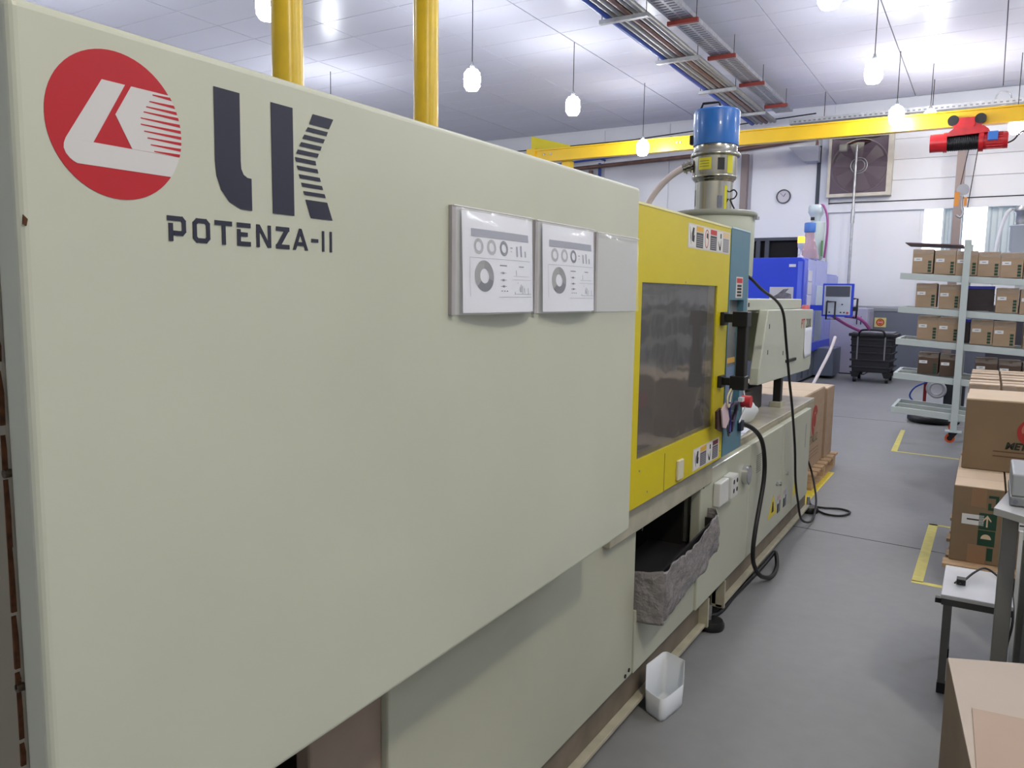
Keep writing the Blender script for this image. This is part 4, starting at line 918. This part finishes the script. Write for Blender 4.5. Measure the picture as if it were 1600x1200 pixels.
MB().box(-5.5, -3.05, 15.4, 19.1, 0, .05).build('plinth', DARK, B0)
MB().box(-3.0, -2.62, 16.9, 17.8, .06, .62).build('pump_box', mat('slate_box_paint', (104, 112, 130), .5), B0, bevel=.01)
for y in (15.7, 16.3, 17.9, 18.4): MB().box(-3.0, -2.975, y, y+.05, .1, .58).build('base_rib', mat('rib_grey', (70, 76, 90), .5), B0)
# control panel
cpn = MB().box(-2.72, -2.175, 15.86, 15.96, 1.29, 1.91).build('control_panel', BLUEM, B0, bevel=.01)
MB().box(-2.69, -2.215, 15.852, 15.86, 1.325, 1.875).build('panel_face', mat('panel_face_pale', (196, 204, 214), .4), cpn)
MB().box(-2.66, -2.235, 15.846, 15.852, 1.665, 1.86).build('screen', mat('screen_grey', (84, 88, 98), .2), cpn)
for (x, z) in ((-2.38, 1.37), (-2.32, 1.37), (-2.63, 1.37), (-2.58, 1.37), (-2.36, 1.52)): MB().box(x-.014, x+.014, 15.846, 15.852, z-.012, z+.012).build('button', BLACK, cpn)
MB().cyl((-2.26, 15.852, 1.365), (-2.26, 15.83, 1.365), .02, n=14).build('red_button', mat('red_button', (196, 46, 54), .4), cpn)
MB().box(-2.96, -2.72, 15.88, 15.94, 1.4, 1.5).build('panel_arm', BLUEM, cpn)
MB().tube([(-2.62, 15.85, 1.58), (-2.62, 15.78, 1.57), (-2.62, 15.78, 1.24), (-2.47, 15.78, 1.24), (-2.47, 15.78, 1.57), (-2.62, 15.78, 1.57)], .018, n=6, res=1).build('panel_handle', BLACK, cpn)
MB().tube([(-2.17, 15.9, 1.63), (-2.10, 15.88, 1.63), (-2.11, 15.88, 1.28), (-2.17, 15.9, 1.28)], .018, n=6, res=1).box(-2.175, -2.09, 15.87, 15.93, 1.40, 1.48).build('panel_handle', BLACK, cpn)
# beacon, glass loader, grey hopper on the blue machine
be = thing('amber_beacon', 'lit amber beacon lamp on a short white pole on the blue machine', 'beacon', (-3.11, 15.6, 2.38))
MB().lathe((-3.11, 15.6, 2.38), [(.06, 0), (.05, .03), (.02, .05), (.02, .16), (.06, .20), (.065, .28)], n=16).build('pole', mat('white_pole', (206, 206, 214), .4), be)
MB().lathe((-3.11, 15.6, 2.66), [(.066, 0), (.066, .11), (.05, .12)], n=16).build('lens', AMBER, be)
gl = thing('glass_loader', 'pinkish clear loader tube with small blue cap beside the amber beacon', 'loader', (-3.02, 16.0, 2.38))
MB().lathe((-3.04, 16.0, 2.38), [(.20, 0), (.17, .10), (.11, .32), (.09, .34), (.085, .5)], n=20).build('glass_body', GLASST, gl)
MB().lathe((-3.04, 16.0, 2.885), [(.10, 0), (.105, .02), (.105, .17), (.09, .18)], n=20).build('cap', mat('small_blue_cap', (66, 116, 196), .4), gl)
MB().lathe((-3.04, 16.0, 2.52), [(.14, 0), (.14, .012)], n=20).build('steel_ring', GALV, gl)
MB().cyl((-2.90, 16.0, 2.39), (-3.0, 16.0, 2.86), .03, n=8).build('feed_tube', mat('pink_feed_tube', (206, 180, 190), .4), gl)
gh = thing('grey_hopper', 'tall pale grey hopper with vacuum head and purple hose on the blue machine', 'hopper', (-3.02, 16.6, 2.38))
MB().lathe((-3.02, 16.6, 2.385), [(.12, 0), (.155, .12), (.157, .72), (.14, .74)], n=24).build('cylinder', mat('pale_green_grey', (190, 202, 198), .35), gh)
MB().lathe((-3.05, 16.6, 3.13), [(.09, 0), (.10, .08), (.14, .16), (.155, .18), (.155, .30), (.12, .33)], n=24).build('vacuum_head', mat('pale_vacuum_head', (200, 212, 214), .4), gh)
MB().box(-3.12, -3.05, 16.42, 16.45, 3.15, 3.21).build('black_box', BLACK, gh)
MB().box(-2.90, -2.87, 16.43, 16.47, 2.45, 2.75).build('level_strip', mat('green_strip', (96, 150, 90), .5), gh)
MB().tube([(-2.98, 16.55, 3.45), (-2.90, 16.5, 3.42), (-2.83, 16.5, 3.22), (-2.81, 16.5, 2.98), (-2.82, 16.5, 2.7), (-2.84, 16.5, 2.42)], .022, n=8).build('purple_hose', PINKH, gh)
for k, pts in enumerate(([(-2.60, 16.15, 1.32), (-2.45, 16.2, 1.22), (-2.3, 16.3, 1.12), (-2.12, 16.5, 1.02)], [(-2.35, 16.15, 1.30), (-2.12, 16.2, 1.27), (-2.0, 16.25, 1.18), (-1.93, 16.4, 1.06)])):
    tag(MB().tube(pts, .032, n=8).build('purple_hose', PINKH), ('lower', 'upper')[k]+' purple hose sloping from the control panel to the black trolley', 'hose')
tag(MB().tube([(-2.3, 14.9, .95), (-2.33, 14.6, .7), (-2.42, 14.2, .35), (-2.52, 13.9, .02)], .028, n=8).build('clear_hose', CLEARH), 'pale clear hose running down to the floor by the blue machine', 'hose')
# the purple and clear hoses start from a small bracket
# ------------------------------------------------------------------ black bin trolley
T0 = thing('bin_trolley', 'black ribbed plastic bin trolley on castors in front of the grey wall', 'trolley', (-1.92, 17.05, 0))
tx0, tx1, ty0, ty1 = -2.28, -1.52, 16.65, 17.45
MB().prism([(tx0+.05, .20), (tx1-.05, .20), (tx1, .92), (tx0, .92)], 'y', ty0, ty1).build('bin', BLK2, T0, bevel=.02)
for k, z in enumerate((.28, .42, .56, .70, .82)):
    e = .03+.012*k
    MB().box(tx0+.02-.02, tx1+.01, ty0-.02, ty1+.02, z, z+.035).build('rib', BLK2, T0, bevel=.008)
MB().box(tx0-.04, tx1+.05, ty0-.05, ty1+.05, .90, .96).build('rim', BLK2, T0, bevel=.015)
MB().box(tx0+.02, tx1-.02, ty0+.02, ty1-.02, .955, .985).build('grey_cover', mat('bin_grey_cover', (120, 120, 130), .4, var=.3, scale=8), T0, bevel=.01)
MB().tube([(-2.12, ty0-.04, .90), (-2.12, ty0-.06, .98), (-2.05, ty0-.06, 1.03), (-1.75, ty0-.06, 1.03), (-1.68, ty0-.06, .98), (-1.67, ty0-.04, .90)], .02, n=8).build('push_handle', BLACK, T0)
for x in (-2.15, -1.66): MB().box(x-.013, x+.013, ty0-.035, ty0-.02, .45, .92).build('grey_strap', mat('grey_strap', (140, 140, 146), .4, metal=.4), T0)
for (x, y) in ((-2.18, 16.7), (-1.60, 16.7), (-2.18, 17.4), (-1.60, 17.4)):
    w = MB().cyl((x-.025, y, .058), (x+.025, y, .058), .057, n=18).build('castor_wheel', BLACK, T0)
    MB().prism([(x-.09, .205), (x+.09, .205), (x+.05, .10), (x-.05, .10)], 'y', y-.03, y+.03).build('castor_fork', BLACK, w)
    MB().cyl((x-.028, y, .058), (x-.026, y, .058), .03, n=14).build('wheel_hub', GALV, w)

# ------------------------------------------------------------------ floor markings
b = tag(MB().box(-1.235, -1.14, 6.45, 7.82, 0.0005, .0015).build('floor_tape', TAPEY2), 'bright yellow floor tape strip beside the pallet behind the beige machine', 'floor tape')
b = MB().prism([(-.275, 5.03), (-.215, 5.03), (-.205, 6.42), (-.265, 6.42)], 'z', .0005, .0015)
b.prism([(-.262, 6.385), (.9, 6.30), (.9, 6.335), (-.262, 6.42)], 'z', .0005, .0015).prism([(-.275, 5.0), (.9, 4.93), (.9, 4.98), (-.275, 5.045)], 'z', .0005, .0015)
tag(b.build('floor_tape', TAPEY), 'pale yellow floor tape bracket beside the stool and the carton pallet', 'floor tape')
b = MB().prism([(-.80, 9.33), (-.74, 9.33), (-.79, 10.9), (-.84, 10.9)], 'z', .0005, .0015).prism([(-.80, 9.30), (.9, 9.07), (.9, 9.11), (-.80, 9.34)], 'z', .0005, .0015)
tag(b.build('floor_tape', TAPEY), 'worn pale yellow floor tape corner under the left end of the rack', 'floor tape')

# ------------------------------------------------------------------ large carton on a pallet behind the machine
def pallet(x0, x1, y0, y1, label, zt=.14, nb=7):
    t = thing('wooden_pallet', label, 'pallet', ((x0+x1)/2, (y0+y1)/2, 0))
    w = (y1-y0)/(nb*1.35)
    for k in range(nb):
        y = y0+(y1-y0-w)*k/(nb-1)
        MB().box(x0+.01*((k*7) % 3-1), x1, y, y+w, zt-.02, zt).build('deck_board', WOOD, t)
    for x in (x0+.02, (x0+x1)/2-.05, x1-.12):
        for y in (y0, (y0+y1)/2-.05, y1-.1): MB().box(x, x+.1, y, y+.1, .02, zt-.02).build('block', WOOD, t)
        MB().box(x, x+.1, y0, y1, 0, .02).build('bottom_board', WOOD, t)
    return t
pallet(-2.2, -1.17, 6.95, 8.15, 'wooden pallet under the tall carton behind the beige machine')
t = thing('large_carton', 'large cardboard carton with red round logo on a pallet behind the machine', 'carton', (-1.7, 7.3, .14))
MB().box(-2.15, -1.25, 6.65, 7.72, .142, .822).build('body', CARD, t, bevel=.004)
MB().box(-2.14, -1.26, 6.66, 7.24, .822, .828).box(-2.14, -1.26, 7.25, 7.71, .822, .828).build('top_flaps', CARDL, t)
lr = MB(); disc(lr, 'x', -1.2499, -1.2488, (7.27, .565), .135, r_in=.075, n=28, a0=.5, a1=4.6); disc(lr, 'x', -1.2499, -1.2488, (7.27, .565), .06, n=20); lr.build('round_logo', mat('carton_red', (160, 44, 40), .6), t)
text_mb('METALUZ', .10, lambda u, v, d: (-1.2485, 6.98+u*1.05, .37+v+.0*u)).build('carton_lettering', mat('carton_green', (58, 74, 40), .6), t)
b = MB()
for k in range(3): b.box(-1.2499, -1.249, 7.0, 7.5, .30-k*.03, .306-k*.03)
b.build('carton_small_print', mat('print_brown', (120, 92, 66), .6), t)
t = thing('large_carton', 'second large carton standing just behind the logo carton, only its corner showing', 'carton', (-1.75, 7.95, .14))
MB().box(-2.15, -1.23, 7.74, 8.12, .142, .80).build('body', CARD, t, bevel=.004)
MB().box(-2.14, -1.24, 7.75, 8.11, .80, .806).build('top_flaps', CARDL, t)
tag(MB().box(-3.0, -2.5, 9.3, 9.8, 0, .55).build('small_carton', CARD, bevel=.004), 'brown carton low on the floor behind the barrel cover post', 'carton')

# ------------------------------------------------------------------ the mobile rack and its cartons
R0 = thing('mobile_rack', 'pale grey steel rack on orange castors loaded with cardboard cartons', 'rack', (-.25, 10.8, 0))
SL = -.06
def rz(z0, x): return z0+SL*(x+.92)
LV = (1.951, 1.560, 1.181, .775, .364)
def rail(x0, x1, y, z0, h_, w=.04, nm='shelf_rail'):
    b = MB(); a, c = rz(z0, x0), rz(z0, x1)
    b.prism([(x0, a-h_), (x1, c-h_), (x1, c), (x0, a)], 'y', y, y+w)
    return b.build(nm, RACKM, R0, bevel=.003, seg=1)
for i, z in enumerate(LV):
    rail(-.92, 2.6, 10.33, z, .074); rail(-.90, 2.6, 11.18, z, .06)
    if i >= 3: rail(-.90, 2.6, 10.75, z, .05)
    for x in (-.92, .6, 2.56):
        a = rz(z, x); MB().box(x, x+.035, 10.36, 11.19, a-.062, a-.004).build('cross_bar', RACKM, R0)
for (x, y) in ((-.25, 10.30), (1.9, 10.30), (-.25, 11.22), (1.9, 11.22)):
    p = MB().box(x-.035, x+.035, y-.03, y+.03, .135, 2.315).build('upright', RACKM, R0, bevel=.004)
    MB().box(x-.085, x+.085, y-.07, y+.07, .122, .135).build('foot_plate', RACKM, p)
    w = MB().cyl((x-.03, y-.035, .052), (x-.03, y-.005, .052), .052, n=20).build('castor_wheel', ORANGE, R0)
    MB().cyl((x-.03, y-.038, .052), (x-.03, y-.002, .052), .03, n=14).build('wheel_hub', BLACK, w)
    MB().prism([(x-.05, .122), (x+.05, .122), (x+.0, .05), (x-.03, .04)], 'y', y-.045, y-.037).build('castor_fork', BLACK, w)
a = rz(2.30, -.3)
MB().prism([(-.90, 2.300), (-.30, 2.262), (-.30, 2.272), (-.90, 2.31)], 'y', 10.45, 11.2).build('top_sheet', mat('mauve_top_sheet', (120, 100, 104), .5), R0)

def carton_proto(w, d, h_, name='carton', label='x', group=None, dark=False):
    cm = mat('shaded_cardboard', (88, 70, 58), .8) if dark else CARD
    t = thing(name, label, 'carton', (0, 0, 0), group)
    MB().box(-w/2, w/2, -d/2, d/2, 0, h_).build('body', cm, t, bevel=.003, seg=1)
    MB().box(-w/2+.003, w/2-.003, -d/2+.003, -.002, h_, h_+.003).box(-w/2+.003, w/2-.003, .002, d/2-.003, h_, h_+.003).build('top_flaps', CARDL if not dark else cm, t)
    MB().box(-w*.44, -w*.04, -d/2-.0012, -d/2, h_*.52, h_*.66).build('white_label', WLAB, t)
    MB().box(-w*.32, -w*.14, -d/2-.0016, -d/2-.0012, h_*.58, h_*.605).build('label_print', INKM, t)
    b = MB()
    for k in range(4): b.box(w*.26, w*.42, -d/2-.0012, -d/2, h_*(.05+k*.125), h_*(.05+k*.125+.10))
    b.build('green_marks', GREENP, t)
    MB().box(-w/2-.001, w/2+.001, -.03, .03, h_+.003, h_+.0045).build('tape', TAPE, t)
    MB().grid(lambda u, v: (-w/2+w*u, -d/2-.002-.004*math.sin(u*9)*v, h_*.8+(h_*.22)*v+.006*math.sin(u*7)), 10, 3).build('plastic_wrap', WRAP, t)
    return t
cw, ch = .215, .275
proto = carton_proto(cw, .40, ch)
first = [True]
def put(px, py, pz, label, group):
    if first[0]:
        first[0] = False; proto.location = (px, py, pz); proto['label'] = label; proto['group'] = group; return proto
    return copy_tree(proto, (px, py, pz), label, group)
ordn = ('leftmost', 'second', 'third', 'fourth', 'fifth', 'sixth', 'seventh')
rows = ((LV[0], 'top shelf', (-.70, -.470, -.252, -.033, .186, .41, .64)), (LV[1], 'second shelf from the top', (-.64, -.40, .17, .40, .64)),
        (LV[2], 'middle shelf', (-.60, -.385, -.05, .17, .46)))
for z, nm, xs in rows:
    for k, x in enumerate(xs):
        zz = rz(z, x+cw/2)+.007 + (.0)
        put(x, 10.62, rz(z, x-cw/2)+.002, ordn[k]+' carton from the left on the '+nm+' of the rack', 'cartons on the '+nm)
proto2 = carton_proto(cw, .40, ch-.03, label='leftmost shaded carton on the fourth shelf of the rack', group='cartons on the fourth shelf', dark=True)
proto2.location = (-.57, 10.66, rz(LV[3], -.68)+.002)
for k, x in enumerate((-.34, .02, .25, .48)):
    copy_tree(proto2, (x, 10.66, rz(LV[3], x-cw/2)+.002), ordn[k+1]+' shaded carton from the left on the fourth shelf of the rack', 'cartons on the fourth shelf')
# dark crates
DC = mat('dark_brown_plastic', (44, 36, 40), .3, var=.3, scale=12)
def crate(x0, x1, y0, y1, z0, z1, label):
    t = thing('dark_crate', label, 'crate', ((x0+x1)/2, (y0+y1)/2, z0))
    MB().box(x0, x1, y0, y1, z0, z1-.03).build('body', DC, t, bevel=.006)
    for k in range(3): MB().box(x0-.003, x1+.003, y0-.004, y0, z0+.04+k*.07, z0+.05+k*.07).build('ridge', DC, t)
    MB().box(x0-.002, x1+.002, y0-.002, y1+.002, z1-.03, z1).build('blue_rim', mat('blue_crate_rim', (50, 60, 190), .4), t)
crate(-.225, .045, 10.45, 10.9, rz(LV[1], -.225)+.003, 1.80, 'dark crate with blue rim right of the post on the second shelf')
crate(-.265, -.17, 10.5, 10.9, rz(LV[2], -.265)+.003, 1.42, 'narrow dark crate with blue rim beside the post on the middle shelf')
crate(.30, .34, 10.5, 10.9, rz(LV[2], .30)+.003, 1.40, 'slim dark crate at the right picture edge of the middle shelf') if False else None
# hose reel and tyre behind the rack
t = thing('hose_reel', 'red stand with pale coiled hose and blue hose seen under the rack', 'hose reel', (-.62, 12.3, 0))
MB().box(-.70, -.66, 12.28, 12.32, 0, .60).box(-.80, -.4, 12.2, 12.4, 0, .03).build('red_stand', mat('red_stand', (140, 30, 34), .4), t)
MB().ring((-.55, 12.26, .42), .10, .022, 'y').ring((-.53, 12.24, .40), .10, .018, 'y').build('coiled_hose', mat('pale_grey_hose', (180, 182, 186), .4), t)
MB().tube([(-.66, 12.25, .5), (-.8, 12.2, .42), (-.86, 12.2, .3), (-.78, 12.2, .2), (-.70, 12.22, .15)], .012, n=6).build('blue_hose', BLPIPE, t)
MB().box(-.45, -.2, 12.3, 12.7, .03, .62).build('dark_motor_box', mat('dark_slate_box', (50, 54, 60), .5), t, bevel=.01)
tag(MB().lathe((-.55, 11.85, 0), [(.26, 0), (.30, .03), (.30, .07), (.26, .10), (.10, .10)], n=28).build('rubber_tyre', BLACK), 'black round rubber base lying on the floor under the rack', 'rubber base')

# ------------------------------------------------------------------ far grey hopper at the right edge
t = thing('grey_hopper', 'pale grey hopper with white hose at the right edge above the rack', 'hopper', (.5, 17.0, 0))
MB().lathe((.48, 17.0, 2.35), [(.12, 0), (.255, .2), (.26, .60), (.27, .61), (.27, .63), (.2, .64)], n=28).build('drum', mat('far_hopper_grey', (186, 192, 200), .4), t)
MB().lathe((.46, 17.0, 2.99), [(.16, 0), (.17, .06), (.17, .22), (.20, .24), (.20, .26), (.14, .34)], n=24).build('vacuum_head', GALV, t)
MB().tube([(.3, 16.95, 3.27), (.2, 16.9, 3.27)], .02, res=1).build('inlet_pipe', GALV, t)
MB().tube([(.22, 16.9, 3.27), (.15, 16.9, 3.18), (.09, 16.9, 2.95), (.05, 16.9, 2.7), (.02, 16.9, 2.4), (.0, 16.9, 1.9)], .03, n=10).build('white_hose', mat('white_hose', (236, 236, 240), .4), t)
MB().box(.0, 1.6, 16.2, 18.2, .0, 1.55).build('machine_body', mat('far_machine_dark', (50, 48, 58), .4), t, bevel=.02)
MB().box(.38, .60, 16.9, 17.1, 1.55, 2.40).build('stand', GALV, t)

# ------------------------------------------------------------------ pallet stacks at the right
pallet(-.115, 1.0, 5.02, 6.25, 'wooden pallet under the green-marked cartons at the right')
BC = thing('marked_carton', 'front left carton of the pallet with white label, green arrow and umbrella marks', 'carton', (.028, 5.37, .142), 'green-marked cartons')
bw, bd, bh = .25, .5, .44
x0 = .028-bw/2; y0 = 5.12
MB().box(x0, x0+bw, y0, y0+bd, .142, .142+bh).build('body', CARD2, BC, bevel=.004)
MB().box(x0+.003, x0+bw-.003, y0+.003, y0+bd/2-.002, .142+bh, .145+bh).box(x0+.003, x0+bw-.003, y0+bd/2+.002, y0+bd-.003, .142+bh, .145+bh).build('top_flaps', CARDL, BC)
MB().box(x0+.05, x0+.16, y0-.001, y0, .365, .425).build('white_label', WLAB, BC)
MB().box(x0+.075, x0+.135, y0-.0016, y0-.001, .392, .400).build('label_print', INK, BC)
MB().box(x0+.135, x0+.222, y0-.001, y0, .345, .44).box(x0+.135, x0+.220, y0-.001, y0, .25, .34).build('green_square', GREENP, BC)
b = MB().prism([(x0+.172, .36), (x0+.180, .36), (x0+.180, .41), (x0+.195, .392), (x0+.197, .40), (x0+.176, .43), (x0+.155, .40), (x0+.157, .392), (x0+.172, .41)], 'y', y0-.0018, y0-.001)
b.build('arrow_mark', CARDL, BC)
b = MB().prism([(x0+.150+.026+.026*math.cos(a_), .29+.028*math.sin(a_)) for a_ in [math.pi*i/10 for i in range(11)]], 'y', y0-.0018, y0-.001); b.build('umbrella_mark', CARDL, BC)
MB().box(x0+.175, x0+.225, y0-.001, y0, .53, .545).box(x0+.175, x0+.19, y0-.001, y0, .46, .50).box(x0+.21, x0+.225, y0-.001, y0, .50, .545).box(x0+.175, x0+.215, y0-.001, y0, .46, .475).build('green_letters', GREENP, BC)
MB().box(x0+.185, x0+.215, y0-.001, y0, .165, .24).build('green_block', GREENP, BC)
MB().box(x0+.09, x0+.165, y0-.0008, y0, .142+bh-.11, .142+bh).build('tape', TAPE, BC); MB().box(x0+.09, x0+.18, y0-.0008, y0, .142, .25).build('tape', TAPE, BC)
k = 0
for (i, j, lb) in ((1, 0, 'second front carton of the pallet, behind the bench leg'), (2, 0, 'third front carton of the pallet, mostly hidden by the bench'), (0, 1, 'back left carton of the pallet carrying the big logo carton'), (1, 1, 'second back carton under the big logo carton'), (2, 1, 'third back carton under the big logo carton')):
    copy_tree(BC, (.028+i*.256, 5.37+j*.51, .142), lb, 'green-marked cartons')
t = thing('large_carton', 'large carton with red logo and dark lettering on top of the marked cartons', 'carton', (.28, 6.0, .587))
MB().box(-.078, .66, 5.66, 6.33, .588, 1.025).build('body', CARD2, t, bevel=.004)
MB().box(-.077, .655, 5.66, 5.99, 1.025, 1.033).box(-.073, .655, 6.0, 6.32, 1.025, 1.030).build('top_flaps', CARDL, t)
lr = MB(); disc(lr, 'y', 5.658, 5.66, (.29, .845), .088, n=30); lr.build('round_logo', mat('carton_red', (160, 44, 40), .6), t)
lr = MB(); disc(lr, 'y', 5.6565, 5.658, (.275, .86), .05, r_in=.034, n=20, a0=.4, a1=3.6); lr.build('logo_swirl', mat('logo_pale_red', (186, 110, 96), .6), t)
text_mb('METALUZ', .058, lambda u, v, d: (.147+u*1.0+v*.2, 5.6585, .735+v), bold=.003).build('carton_lettering', mat('dark_green_print', (24, 34, 24), .6), t)
MB().box(.085, .50, 5.6585, 5.66, .712, .718).box(.085, .46, 5.6585, 5.66, .682, .688).build('small_print', mat('print_dark_brown', (84, 58, 38), .6), t)
# far pallet of small cartons
pallet(-.12, 1.0, 7.15, 9.0, 'wooden pallet under the stacked small cartons between rack and logo carton')
k = 0
pl = {0: 'bottom', 1: 'middle', 2: 'top'}
for L in range(3):
    for j in range(3):
        for i in range(3):
            if L < 2 and i > 0 and j > 0: continue
            nm = '%s layer carton, %s from left, %s row of far pallet' % (pl[L], ('first', 'second', 'third')[i], ('front', 'middle', 'rear')[j])
            copy_tree(proto, (.015+i*.228, 7.42+j*.56, .142+L*.281), nm, 'small cartons on the far pallet')

# ------------------------------------------------------------------ stool, bench, scale, front carton
S0 = thing('metal_stool', 'small square metal stool with a white top and black rubber feet', 'stool', (.05, 3.82, 0))
MB().box(-.085, .17, 3.615, 4.04, .412, .43).build('seat', mat('white_stool_top', (226, 228, 230), .3, var=.05, scale=8), S0, bevel=.003)
MB().box(-.082, .167, 3.618, 4.037, .385, .412).build('seat_frame', mat('dark_grey_tube', (92, 92, 92), .4, metal=.4), S0)
MB().box(-.105, -.082, 3.612, 3.64, .392, .412).build('frame_end', BLACK, S0)
for (x, y) in ((-.06, 3.635), (-.06, 4.02), (.15, 3.635), (.15, 4.02)):
    l = MB().box(x-.014, x+.014, y-.014, y+.014, .03, .39).build('leg', mat('grey_tube', (112, 112, 112), .4, metal=.4), S0)
    MB().box(x-.016, x+.016, y-.016, y+.016, 0, .045).build('rubber_foot', BLACK, l)
t = thing('power_plug', 'black power plug with cable lying on the white stool top', 'plug', (-.02, 3.80, .43))
MB().box(-.035, .0, 3.775, 3.82, .4305, .455).cyl((-.02, 3.775, .443), (-.02, 3.75, .443), .004, n=6).cyl((-.035, 3.78, .443), (-.04, 3.755, .443), .004, n=6).build('plug_body', BLACK, t, bevel=.006)
MB().tube([(-.005, 3.81, .445), (.03, 3.90, .46), (.07, 4.0, .455), (.12, 3.96, .44), (.165, 3.80, .436), (.172, 3.62, .37), (.155, 3.55, .25), (.17, 3.45, .1), (.23, 3.35, .012)], .005, n=6).build('plug_cable', BLACKC, t)
W0 = thing('work_bench', 'grey steel work bench corner and leg at the right edge', 'bench', (.5, 3.1, 0))
MB().prism([(.063, 3.065), (.46, 2.72), (.95, 3.35), (.145, 3.60)], 'z', .925, .950).build('bench_top', mat('bench_light_grey', (186, 190, 194), .3), W0, bevel=.002)
GT = mat('bench_leg_grey', (116, 118, 118), .45)
for (x, y) in ((.115, 3.10), (.20, 3.50), (.46, 2.79), (.88, 3.28)): MB().box(x-.024, x+.024, y-.024, y+.024, 0, .925).build('leg', GT, W0, bevel=.003)
MB().box(.19, .75, 3.0, 3.35, .10, .55).build('dark_drawer_box', mat('dark_box_black', (34, 34, 36), .5), W0, bevel=.005)
MB().prism([(.150, .868), (.26, .855), (.26, .917), (.150, .924)], 'y', 3.005, 3.008).build('notice', mat('notice_grey', (196, 196, 194), .5), W0)
b = MB()
for k in range(3): b.box(.158, .25, 3.003, 3.005, .908-k*.017, .915-k*.017)
b.build('notice_text', INK, W0)
t = thing('bench_scale', 'light grey weighing scale standing on the work bench', 'scale', (.3, 3.2, .95))
MB().box(.11, .45, 3.12, 3.42, .985, 1.062).build('housing', mat('scale_grey', (156, 162, 168), .4), t, bevel=.006)
MB().box(.108, .455, 3.115, 3.425, .952, .985).build('base', mat('scale_base_grey', (132, 138, 144), .4), t, bevel=.006)
MB().cyl((.125, 3.113, .968), (.125, 3.116, .968), .008, n=12).build('button', INKM, t)
tag(MB().prism([(.19, 4.10), (.46, 4.1), (.46, 4.115), (.19, 4.115)], 'z', 0, .62).build('white_board', mat('white_board', (222, 226, 228), .4)), 'white board leaning behind the stool beside the bench leg', 'board')
F0 = thing('foreground_carton', 'cardboard carton in the near right corner with a darker flap', 'carton', (.28, 2.3, 0))
MB().prism([(-.031, 2.551), (.046, 1.90), (.62, 1.86), (.55, 2.79)], 'z', 0, .598).build('body', mat('cardboard_rosy_shaded', (140, 122, 106), .8, var=.05, scale=4), F0, bevel=.003)  # sides darker than the top, their shade is in the colour
MB().prism([(-.029, 2.549), (.047, 1.902), (.618, 1.862), (.548, 2.788)], 'z', .598, .602).build('top_panel', mat('cardboard_rosy_toplit', (192, 180, 168), .8, var=.03, scale=3), F0)  # same cardboard lightened, overhead light put into the colour
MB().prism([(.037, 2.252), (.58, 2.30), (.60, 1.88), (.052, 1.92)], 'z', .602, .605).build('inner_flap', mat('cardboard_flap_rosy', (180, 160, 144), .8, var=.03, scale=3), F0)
MB().prism([(-.0005, 2.30), (.012, 2.18), (.0135, 2.18), (.001, 2.30)], 'z', .28, .40).build('side_mark', mat('dark_mark', (90, 50, 44), .7), F0)

# ------------------------------------------------------------------ second rack beyond the right edge (its reflection shows in the door window)
R2 = copy_tree(R0, (1.75, 4.3, 0), 'second pale rack along the right side of the aisle, outside the picture', None, rz=math.pi/2)
G2 = 'cartons on the second rack'
for L, z in enumerate(LV[:4]):
    for k in range(6):
        yy = 3.5+k*.42+.07*((k*3+L) % 3)
        if (k+L) % 4 == 3: continue
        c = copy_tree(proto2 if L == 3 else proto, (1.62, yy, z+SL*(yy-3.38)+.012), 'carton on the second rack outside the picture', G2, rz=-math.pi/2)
